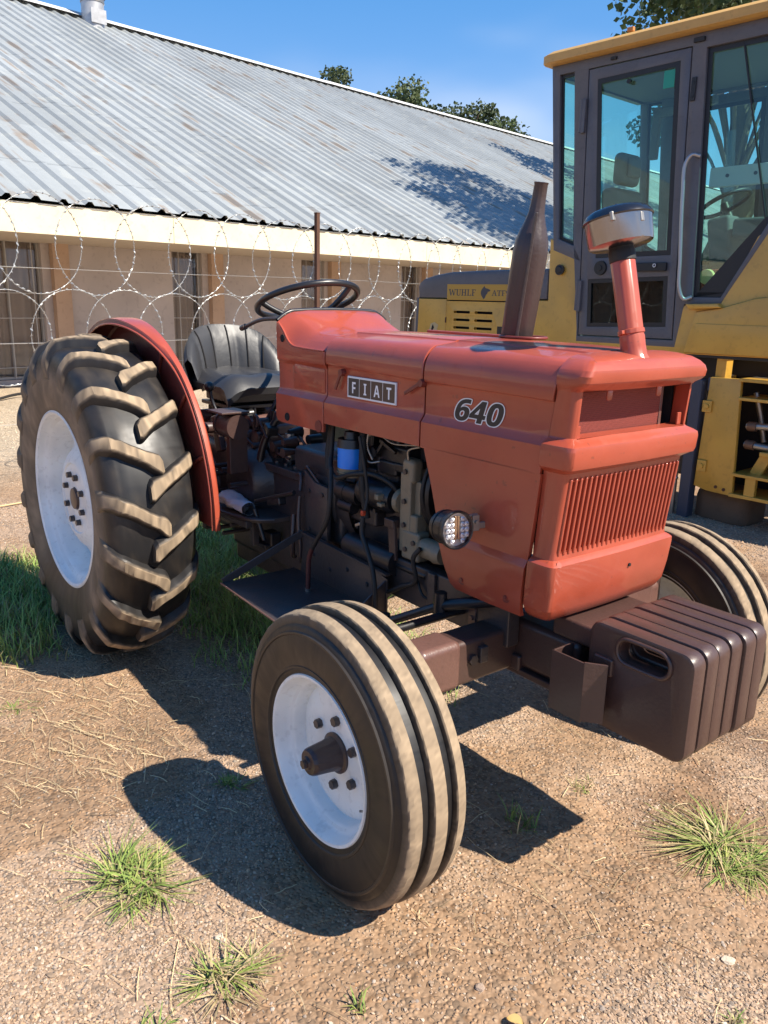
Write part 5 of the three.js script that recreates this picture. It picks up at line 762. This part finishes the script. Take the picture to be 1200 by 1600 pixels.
  obj('console_dial', [cyl([-0.33, 1.745, -0.16], [-0.32, 1.745, -0.115], 0.055, 0.05, 24)], std(0.55, 0.48, 0.22, { roughness: 0.4 }), L);
  obj('side_console', box(0.40, 0.16, 0.16, -0.20, 1.72, -0.26, 0.02), std(0.22, 0.03, 0.03, { roughness: 0.5 }), L);
  obj('inner_bar', [box(0.07, 0.42, 0.05, -1.90 + 0.42, 2.98, -1.18, 0.01), box(0.55, 0.07, 0.05, -1.22, 3.155, -1.18, 0.01, [0, 0, R(5)])], M.cabLining, L);
  obj('cab_crossbeam', [box(0.85, 0.145, 0.05, -0.30, 2.515, -0.80, 0.006)], std(0.62, 0.63, 0.65, { roughness: 0.5 }), L); objs('beam_bolt', [-0.58, -0.36].map(x => cyl([x, 2.52, -0.776], [x, 2.52, -0.768], 0.014, 0.014, 10)), M.seal, L);
  // body
  const bodyPts = [[-3.19, 0.86], [-3.16, 1.548], [-1.62, 1.556], [-1.642, 2.055], [-1.33, 1.945], [-1.305, 1.28], [-0.463, 1.288], [-0.475, 1.495], [-0.375, 1.552], [-0.128, 1.565], [0.075, 2.01], [0.135, 2.045], [0.6, 2.12], [1.0, 1.9], [1.0, 1.21], [-0.45, 1.195], [-0.9, 1.18], [-1.2, 0.86]];
  // engine bay with real slots
  const slots = []; for (let r = 0; r < 6; r++) for (const [a, c] of [[-2.685, -2.475], [-2.425, -2.205]]) slots.push(roundPts(a, 1.437 - r * 0.070 - 0.0155, c, 1.437 - r * 0.070 + 0.0155, 0.012, 3).reverse());
  const rearBody = [[-3.185, 0.86], [-3.16, 1.552], [-2.785, 1.552], [-2.785, 0.86]];
  obj('rear_side_panel', plate(rearBody, -0.05, 0.0, [], 0.012), M.yellow, L);
  obj('engine_door', plate([[-2.778, 0.86], [-2.778, 1.534], [-1.90, 1.534], [-1.90, 0.86]], -0.03, 0.006, slots, 0.004), M.yellow, L);
  obj('door_latch', [box(0.012, 0.05, 0.012, -2.778, 1.36, 0.008, 0.002)], M.rust, L);
  obj('lock_recess', box(0.12, 0.10, 0.012, -2.085, 1.275, 0.004, 0.004), M.seal, L);
  obj('peeled_sticker', [plate([[-3.0, 1.26], [-2.90, 1.25], [-2.88, 1.31], [-2.93, 1.335], [-2.98, 1.32]], 0.001, 0.003, [], 0)], std(0.55, 0.42, 0.22), L);
  obj('torn_patch', [plate([[-2.975, 1.255], [-2.955, 1.25], [-2.935, 1.285], [-2.95, 1.315], [-2.965, 1.29]], 0.003, 0.004, [], 0)], M.cavity, L);
  obj('cab_side_panel', plate([[-1.895, 0.86], [-1.895, 1.556], [-1.622, 1.556], [-1.640, 2.050], [-1.335, 1.935], [-1.308, 1.278], [-0.464, 1.286], [-0.476, 1.497], [-0.378, 1.553], [-0.130, 1.565], [0.070, 2.0], [0.135, 2.045], [0.6, 2.12], [1.0, 1.95], [1.0, 1.215], [-0.45, 1.192], [-0.9, 1.185], [-1.2, 0.86]], -0.06, -0.002, [], 0.012), M.yellow, L);
  obj('fender_bulge', [plate([[-0.36, 1.205], [-0.30, 1.50], [-0.10, 1.535], [0.12, 1.60], [0.6, 1.66], [1.0, 1.62], [1.0, 1.22]], -0.03, 0.030, [], 0.025), plate([[-0.30, 1.21], [-0.28, 1.42], [1.0, 1.42], [1.0, 1.22]], 0.0, 0.038, [], 0.01)], M.yellow, L);
  obj('shelf_lip', [plate([[-0.372, 1.552], [-0.13, 1.560], [-0.10, 1.53], [-0.34, 1.515]], -0.05, 0.045, [], 0.012)], M.yellow, L);
  obj('side_knob', [cyl([-1.51, 1.80, -0.01], [-1.51, 1.80, 0.022], 0.036, 0.042, 24), cyl([-1.51, 1.80, 0.022], [-1.51, 1.80, 0.03], 0.03, 0.022, 24)], M.seal, L);
  obj('lower_seal', box(1.46, 0.022, 0.05, 0.27, 1.192, -0.03, 0.004), M.seal, L);
  // grey engine hood with rounded rear corner
  const hp = [[-3.165, 1.553], [-3.175, 1.66], [-3.155, 1.70], [-3.10, 1.735], [-2.95, 1.768], [-2.75, 1.792], [-2.3, 1.805], [-1.63, 1.812], [-1.63, 1.560]];
  obj('engine_hood', [plate(hp, -Wd, 0.002, [], 0.03)], M.steelGrey, L);
  obj('rear_edge', [plate([[-3.205, 0.86], [-3.185, 1.56], [-3.155, 1.56], [-3.175, 0.86]], -Wd, 0.001, [], 0.006)], M.steelGrey, L);
  const plateTex = canvas(1024, 190, (c, w, h) => { c.fillStyle = '#b8913d'; c.fillRect(0, 0, w, h); c.fillStyle = '#3c3f4a'; c.textBaseline = 'middle'; c.font = 'bold 112px serif'; c.textAlign = 'left'; c.save(); c.translate(18, 100); c.scale(0.80, 1); c.fillText('WUHLF', 0, 0); c.restore(); c.font = 'bold 92px serif'; c.save(); c.translate(565, 102); c.scale(0.88, 1); c.fillText('ATF920-4', 0, 0); c.restore();
    c.beginPath(); c.moveTo(468, 178); c.bezierCurveTo(440, 140, 420, 110, 436, 70); c.bezierCurveTo(444, 44, 462, 34, 470, 14); c.lineTo(486, 42); c.bezierCurveTo(512, 44, 530, 56, 548, 66); c.lineTo(532, 86); c.lineTo(514, 84); c.bezierCurveTo(520, 108, 500, 118, 494, 128); c.bezierCurveTo(490, 150, 482, 164, 468, 178); c.fill(); });
  obj('name_panel', box(0.995, 0.140, 0.006, -2.278, 1.614, 0.0035, 0.001), M.yellow, L);
  { const g = new THREE.PlaneGeometry(0.985, 0.134); g.translate(-2.278, 1.614, 0.0085); obj('name_print', g, new THREE.MeshStandardMaterial({ map: plateTex, roughness: 0.5, color: lin(1, 1, 1) }), L, false); }
  obj('engine_core', [box(1.45, 0.60, Wd - 0.12, -2.42, 1.22, -Wd / 2, 0.01), box(0.70, 0.40, Wd - 0.3, -0.95, 1.0, -Wd / 2, 0.02), box(2.6, 0.34, 0.70, -1.9, 0.72, -Wd / 2, 0.02)], M.cavity, L);
  obj('far_body', [box(1.5, 0.70, 0.05, -2.42, 1.2, -Wd, 0.01), box(1.5, 0.36, 0.05, -0.55, 1.38, -Wd, 0.01)], M.yellow, L);
  // articulation frame
  const fr = part('front_frame', L);
  obj('hinge_post', box(0.075, 0.16, 0.10, -0.09, 1.115, -0.10, 0.004), M.yellow, fr);
  obj('front_column', [plate([[-0.14, 1.045], [0.085, 1.052], [0.125, 0.215], [-0.07, 0.222], [-0.17, 0.245]], -0.05, -0.012, [], 0.004), box(0.03, 0.82, 0.50, -0.125, 0.64, -0.28, 0.004)], M.yellow, fr);
  obj('frame_shelf', [box(0.95, 0.022, 0.50, 0.55, 1.045, -0.25, 0.004), box(0.95, 0.022, 0.50, 0.56, 0.915, -0.25, 0.004), box(0.95, 0.022, 0.50, 0.58, 0.375, -0.25, 0.004), box(0.95, 0.025, 0.50, 0.58, 0.225, -0.25, 0.004), box(0.075, 0.15, 0.04, 0.245, 0.30, -0.03, 0.004), box(0.08, 0.16, 0.04, 0.26, 0.45, -0.12, 0.004, [0, 0, R(-24)]), box(0.20, 0.03, 0.05, 0.36, 0.54, -0.08, 0.006), box(0.9, 0.88, 0.03, 0.6, 0.62, -0.55, 0)], M.yellow, fr);
  objs('hinge_pad', [[-0.135, 0.838], [-0.122, 0.402]].map(([x, y]) => [box(0.07, 0.085, 0.016, x, y, -0.004, 0.004), cyl([x, y, 0], [x, y, 0.016], 0.020, 0.018, 8)]), M.yellow, fr);
  obj('rivet', [cyl([0.0, 0.262, -0.012], [0.0, 0.262, -0.006], 0.012, 0.012, 10), cyl([0.062, 0.252, -0.012], [0.062, 0.252, -0.006], 0.012, 0.012, 10)], M.rust, fr);
  obj('hydraulic_line', [cyl([0.13, 0.72, -0.10], [0.42, 0.735, -0.12], 0.024, 0.024, 14), cyl([0.13, 0.59, -0.10], [0.40, 0.575, -0.12], 0.024, 0.024, 14), tube([[0.12, 0.95, -0.2], [0.16, 0.80, -0.22], [0.2, 0.6, -0.25]], 0.02, 16, 8)], M.metal, fr);
  obj('line_fitting', [cyl([0.14, 0.72, -0.10], [0.20, 0.722, -0.10], 0.034, 0.034, 8), cyl([0.14, 0.59, -0.10], [0.20, 0.588, -0.10], 0.034, 0.034, 8)], std(0.20, 0.12, 0.08, { roughness: 0.6, metalness: 0.5 }), fr);
  obj('bay_shade_sheet', box(1.2, 0.86, 0.02, 0.49, 0.63, -0.36, 0), M.cavity, fr); obj('upper_gap', box(1.3, 0.12, 0.02, 0.5, 1.12, -0.22, 0), M.cavity, fr);  // dark sheets added behind the openings to stand in for shade
  obj('belly_frame', [box(0.42, 0.32, 0.40, 0.0, 0.08, -0.30, 0.09), box(0.5, 0.5, 0.35, -0.5, 0.45, -Wd / 2, 0.02)], std(0.15, 0.10, 0.065, { roughness: 0.95, map: tBlotch1 }), fr);
  obj('articulation_strap', [box(0.085, 1.06, 0.10, -0.225, 0.50, -0.03, 0.012), box(0.06, 0.10, 0.05, -0.13, 0.995, -0.04, 0.012)], std(0.045, 0.055, 0.085, { roughness: 0.5 }), fr);
  obj('step_rail', [box(0.06, 0.56, 0.03, -0.335, 0.25, -0.01, 0.004), cyl([-0.36, 0.28, 0.01], [-0.29, 0.28, 0.01], 0.012, 0.012, 8)], M.metal, fr);
  // wheels, boom and bucket
  const wheel = (x, z) => { const w = part('loader_wheel', L, [x, 0.60, z]); obj('wheel_tyre', lathe([[0.30, -0.19], [0.40, -0.215], [0.52, -0.20], [0.585, -0.15], [0.60, 0], [0.585, 0.15], [0.52, 0.20], [0.40, 0.215], [0.30, 0.19]], 56, 'z'), M.rubber, w); const bl = []; for (let k = 0; k < 20; k++) for (const s of [-1, 1]) { const g = new THREE.BoxGeometry(0.05, 0.075, 0.20); g.rotateX(0); g.translate(0, 0, s * 0.10); g.rotateY(s * R(28)); g.translate(0, 0.59, 0); g.rotateZ(R(k * 18 + (s > 0 ? 9 : 0))); bl.push(g); } obj('tyre_lug', bl, M.rubber, w); obj('wheel_hub', lathe([[0.31, 0.17], [0.29, 0.12], [0.14, 0.10], [0.13, 0.16], [0, 0.17]], 32, 'z'), M.yellow, w); };
  wheel(-1.95, -0.22); wheel(-1.95, -Wd + 0.22); wheel(1.25, -0.22); wheel(1.25, -Wd + 0.22);
  const boom = [[0.45, 1.60], [0.75, 1.95], [1.4, 1.75], [2.3, 0.95], [2.65, 0.42], [2.45, 0.34], [2.05, 0.80], [1.3, 1.42], [0.75, 1.62]];
  obj('lift_arm', [plate(boom, -0.50, -0.40, [], 0.01), plate(boom, -Wd + 0.40, -Wd + 0.50, [], 0.01), cyl([1.7, 1.35, -Wd + 0.4], [1.7, 1.35, -0.4], 0.07, 0.07, 16), box(0.5, 1.0, 0.5, 0.62, 1.3, -Wd / 2, 0.03)], M.yellow, L);
  const bk = []; const prof = []; for (let k = 0; k <= 10; k++) { const a = R(mix(100, 262, k / 10)); prof.push([2.95 + 0.46 * Math.cos(a), 0.50 + 0.46 * Math.sin(a)]); } prof.push([3.55, 0.03]);
  const out2 = [...prof, [3.55, 0.0], ...prof.slice(0, -1).reverse().map(([x, y]) => [x - 0.03, y - 0.02 + 0.02])]; obj('bucket', [grid([prof.map(([x, y]) => V(x, y, 0.30)), prof.map(([x, y]) => V(x, y, -Wd - 0.30))], null, 0.5), grid([prof.map(([x, y]) => V(x - 0.03, y - 0.015, 0.30)), prof.map(([x, y]) => V(x - 0.03, y - 0.015, -Wd - 0.30))], null, 0.5, true), plate(prof, 0.28, 0.31, [], 0.003), plate(prof, -Wd - 0.31, -Wd - 0.28, [], 0.003)], M.yellow, L);
  obj('tilt_cylinder', [cyl([0.8, 1.75, -Wd / 2], [1.9, 1.72, -Wd / 2], 0.07, 0.07, 18), cyl([1.9, 1.72, -Wd / 2], [2.6, 0.95, -Wd / 2], 0.05, 0.05, 14)], M.yellow, L);
}

// ---------------------------------------------------------------- grass, weeds, straw
const grassM = new THREE.MeshStandardMaterial({ vertexColors: true, roughness: 0.7, side: THREE.DoubleSide });
function blade(P, C, x, y, z, h, lean, a, w, c0, c1) {
  const n = 4, dx = Math.cos(a), dz = Math.sin(a), px = -dz, pz = dx; let pl, pr2, cc;
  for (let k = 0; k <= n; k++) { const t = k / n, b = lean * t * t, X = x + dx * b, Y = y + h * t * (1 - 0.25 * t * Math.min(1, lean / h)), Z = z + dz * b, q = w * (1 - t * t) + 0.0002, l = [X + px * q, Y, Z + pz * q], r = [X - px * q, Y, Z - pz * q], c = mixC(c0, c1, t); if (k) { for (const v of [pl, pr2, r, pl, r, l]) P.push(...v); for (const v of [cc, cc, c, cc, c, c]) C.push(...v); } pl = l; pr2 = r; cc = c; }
}
const bladeGeo = (P, C) => { const g = new THREE.BufferGeometry(); g.setAttribute('position', new THREE.Float32BufferAttribute(P, 3)); g.setAttribute('color', new THREE.Float32BufferAttribute(C, 3)); g.computeVertexNormals(); return g; };
function tuft(label, x, z, rad, n, h, dry = 0.2, nm = 'grass_tuft', flatten = 1) {
  const P = [], C = [], sub = []; for (let k = 0; k < 7; k++) { const a = rr(0, 6.283), q = rad * 0.55 * Math.sqrt(rnd()) * (k ? 1 : 0); sub.push([Math.cos(a) * q, Math.sin(a) * q * 0.8, rr(0, 6.283), rr(0.5, 1.1)]); }
  for (let k = 0; k < n; k++) { const S = sub[Math.floor(Math.pow(rnd(), 1.3) * 7)], a = rnd() < 0.45 ? S[2] + rr(-0.9, 0.9) : rr(0, 6.283), q = Math.sqrt(rnd()) * rad * 0.14, d = rnd() < dry, hh = h * rr(0.35, 1.15) * S[3], g = rr(0.6, 1.3), X = S[0] + Math.cos(a) * q, Z = S[1] + Math.sin(a) * q;
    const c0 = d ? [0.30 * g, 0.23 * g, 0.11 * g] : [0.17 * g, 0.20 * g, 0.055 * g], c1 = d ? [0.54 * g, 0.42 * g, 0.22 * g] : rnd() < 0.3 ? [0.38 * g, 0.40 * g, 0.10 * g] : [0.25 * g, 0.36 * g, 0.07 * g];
    blade(P, C, X, gh(x + X, z + Z) - 0.004, Z, hh * rr(0.15, 1) * flatten, rad * rr(0.12, 0.85) * S[3], a + rr(-0.4, 0.4), rr(0.0013, 0.0034), c0, c1); }
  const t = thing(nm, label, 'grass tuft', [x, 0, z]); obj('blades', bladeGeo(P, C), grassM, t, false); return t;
}
tuft('bright green grass tuft on the gravel left of the front wheel shadow', 1.60, 1.19, 0.20, 380, 0.10, 0.16);
tuft('large green and yellow grass clump on the gravel at the right edge', 2.47, -0.215, 0.24, 640, 0.085, 0.38);
tuft('narrow green grass tuft standing inside the shadow of the front weights', 2.075, 0.185, 0.11, 46, 0.14, 0.05);
tuft('small green grass tuft pressed against the outer side of the front tyre', 1.36, 0.79, 0.085, 90, 0.055, 0.1);
tuft('thin pale grass tuft in the foreground below the front wheel', 2.05, 1.16, 0.15, 240, 0.075, 0.6);
tuft('tiny upright green sprout in the foreground right of the pale tuft', 2.30, 0.965, 0.05, 16, 0.085, 0.1);
tuft('dry grass tuft cut by the bottom edge at right', 2.83, 0.31, 0.06, 70, 0.05, 0.6);
tuft('green grass sprig on the bottom edge at left', 2.09, 1.36, 0.07, 40, 0.055, 0.2);
tuft('flat green weed patch on the soil at the left edge', 0.42, 1.21, 0.11, 110, 0.02, 0.05, 'weed_patch');
tuft('sparse yellow grass tuft beside the front weights', 2.05, -0.14, 0.09, 40, 0.06, 0.7);
{ // long grass around the rear of the tractor: one mass
  const P = [], C = []; const dens = (x, z) => { let d = 0; d = Math.max(d, 1 - smooth(0.35, 0.95, Math.hypot((x + 0.75) / 1.15, (z - 0.95) / 0.62))); d = Math.max(d, 1.1 - smooth(0.35, 1.0, Math.hypot((x + 0.25) / 1.55, (z + 0.12) / 0.62))); d = Math.max(d, 0.9 - smooth(0.3, 1.0, Math.hypot((x + 1.2) / 0.9, (z + 0.6) / 0.7))); d = Math.max(d, 0.35 * (1 - smooth(0.2, 1, Math.hypot((x - 0.55) / 0.5, (z - 0.25) / 0.5)))); d = Math.max(d, 0.30 * (1 - smooth(0.5, 1, Math.hypot((x - 1.0) / 0.7, (z + 0.25) / 0.35)))); return d * (0.75 + 0.6 * pn(x * 4, z * 4, 8)); };
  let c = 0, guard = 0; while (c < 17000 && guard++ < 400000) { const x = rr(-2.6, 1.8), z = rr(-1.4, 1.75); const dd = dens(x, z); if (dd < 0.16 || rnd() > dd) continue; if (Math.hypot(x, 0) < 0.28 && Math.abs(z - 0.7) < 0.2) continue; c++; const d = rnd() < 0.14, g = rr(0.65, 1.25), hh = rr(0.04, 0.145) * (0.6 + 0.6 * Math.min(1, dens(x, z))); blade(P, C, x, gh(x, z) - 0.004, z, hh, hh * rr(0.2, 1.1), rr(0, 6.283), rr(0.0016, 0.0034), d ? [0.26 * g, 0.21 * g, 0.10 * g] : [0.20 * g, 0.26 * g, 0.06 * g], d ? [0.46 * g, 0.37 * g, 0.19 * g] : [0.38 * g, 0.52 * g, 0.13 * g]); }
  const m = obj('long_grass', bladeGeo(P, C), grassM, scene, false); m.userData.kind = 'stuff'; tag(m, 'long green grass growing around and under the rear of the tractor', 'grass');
}
{ // dry straw strewn over the soil
  const P = [], C = []; const lay = (x, z, len, a) => { const g = rr(0.7, 1.2), w = rr(0.0005, 0.0011), bend = rr(-0.3, 0.3), n = 4; let pl, pr2; for (let k = 0; k <= n; k++) { const t = k / n - 0.5, aa = a + bend * t, X = x + Math.cos(aa) * len * t, Z = z + Math.sin(aa) * len * t, Y = gh(X, Z) + 0.006 + 0.006 * (0.25 - t * t) * 4 * rnd(), px = -Math.sin(aa) * w, pz = Math.cos(aa) * w; const l = [X + px, Y, Z + pz], r = [X - px, Y + 0.001, Z - pz]; if (k) { for (const v of [pl, pr2, r, pl, r, l]) P.push(...v); for (let q = 0; q < 6; q++) C.push(0.66 * g, 0.50 * g, 0.28 * g); } pl = l; pr2 = r; } };
  for (const [x, z, r, n, a0] of [[0.72, 1.22, 0.40, 520, 0.4], [0.35, 1.1, 0.35, 90, 0.3], [1.15, 1.25, 0.45, 90, 0.5], [2.35, -0.05, 0.30, 70, 2.0], [2.45, 0.3, 0.4, 60, 1.8], [2.05, 1.15, 0.3, 50, 2.6], [1.9, 0.0, 0.6, 60, 1], [1.0, 0.75, 0.5, 50, 1.2], [0.3, 0.3, 0.5, 60, 0]]) for (let k = 0; k < n; k++) lay(x + rr(-1, 1) * r, z + rr(-1, 1) * r, rr(0.02, 0.05 + 0.16 * rnd()), a0 + rr(-1.1, 1.1));
  for (let k = 0; k < 420; k++) lay(rr(-0.5, 3), rr(-1.5, 1.7), rr(0.02, 0.09), rr(0, 6.3));
  const m = obj('dry_straw', bladeGeo(P, C), grassM, scene, false); m.userData.kind = 'stuff'; tag(m, 'thin dry straw stalks strewn over the soil', 'straw');
}
// larger stones and fragments that lie singly on the gravel
function rock(name, label, cat, x, z, s, mat, flat = 0.55) { const g = new THREE.IcosahedronGeometry(1, 2), p = g.attributes.position, k0 = rr(0, 50); for (let i = 0; i < p.count; i++) { const v = V().fromBufferAttribute(p, i), n = 1 + 0.45 * pn(v.x * 1.1 + k0, v.y * 1.1, v.z * 1.1) + 0.12 * pn(v.x * 4 + k0, v.y * 4, v.z * 4); v.multiplyScalar(n); p.setXYZ(i, v.x * s, v.y * s * flat, v.z * s * 0.8); } g.rotateY(rr(0, 6)); const m = obj(name, toCreasedNormals(g.deleteAttribute ? g : g, 0.5), mat); m.position.set(x, gh(x, z) + s * flat * 0.45, z); return tag(m, label, cat); }
const clay = std(0.46, 0.20, 0.11, { roughness: 0.95, bumpMap: tGrit8, bumpScale: 0.002 }), pale = std(0.60, 0.49, 0.37, { roughness: 0.95, bumpMap: tGrit8, bumpScale: 0.002 }), brownRock = std(0.36, 0.265, 0.20, { roughness: 0.95, bumpMap: tGrit8, bumpScale: 0.002 });
rock('brick_fragment', 'orange brick fragment behind the right end of the front weights', 'brick', 2.09, -0.93, 0.030, clay, 0.5);
rock('brick_fragment', 'smaller brown brick fragment just left of the orange one', 'brick', 2.07, -0.80, 0.019, brownRock, 0.6);
rock('stone', 'pale flat stone near the right edge of the foreground', 'stone', 2.73, 0.155, 0.017, pale, 0.4);
rock('stone', 'light stone lying below the dark oily patch at centre right', 'stone', 2.43, 0.71, 0.013, brownRock, 0.4);
rock('stone', 'small pale stone under the green tuft at left', 'stone', 1.93, 1.12, 0.011, pale, 0.6);
rock('stone', 'white stone on the bottom edge under the pale tuft', 'stone', 2.34, 1.03, 0.011, pale, 0.6);
{ const leafS = (label, x, z, a, s) => { const P = []; const n = 6, rows = []; for (let k = 0; k <= n; k++) { const t = k / n, w = Math.sin(PI * Math.pow(t, 0.8)) * s * 0.3 + 0.0005, r = []; for (const u of [-1, 0, 1]) r.push(V((t - 0.5) * s, 0.004 + 0.006 * u * u + 0.008 * Math.sin(t * 3), u * w)); rows.push(r); } const m = obj('dry_leaf', grid(rows, null, 1.2), std(0.58, 0.40, 0.15, { roughness: 0.8, side: THREE.DoubleSide })); m.position.set(x, gh(x, z) + 0.004, z); m.rotation.y = a; return tag(m, label, 'leaf'); };
  leafS('yellow dry leaf curled on the gravel in the lower middle', 2.55, 0.72, 0.4, 0.042); leafS('tan dry leaf lower left of the yellow one', 2.50, 0.885, 1.2, 0.034); }
{ const c = obj('ground_rope', tube([[-2.55, gh(-2.55, 1.5) + 0.012, 1.5], [-2.70, gh(-2.7, 0.9) + 0.012, 0.9], [-2.79, gh(-2.79, 0.4) + 0.012, 0.4], [-2.9, gh(-2.9, -0.2) + 0.012, -0.2]], 0.007, 40, 6), std(0.55, 0.42, 0.22)); tag(c, 'straw coloured rope lying on the sand behind the rear wheel', 'rope');
  const d = obj('ground_cable', tube([[-8.3, 0.03, 0.6], [-8.9, 0.03, -0.8], [-9.3, 0.06, -1.3], [-9.8, 0.03, -2.6]], 0.02, 40, 6), M.rubber); tag(d, 'thin black cable lying on the sand by the building', 'cable'); }
renderer.render(scene, camera);
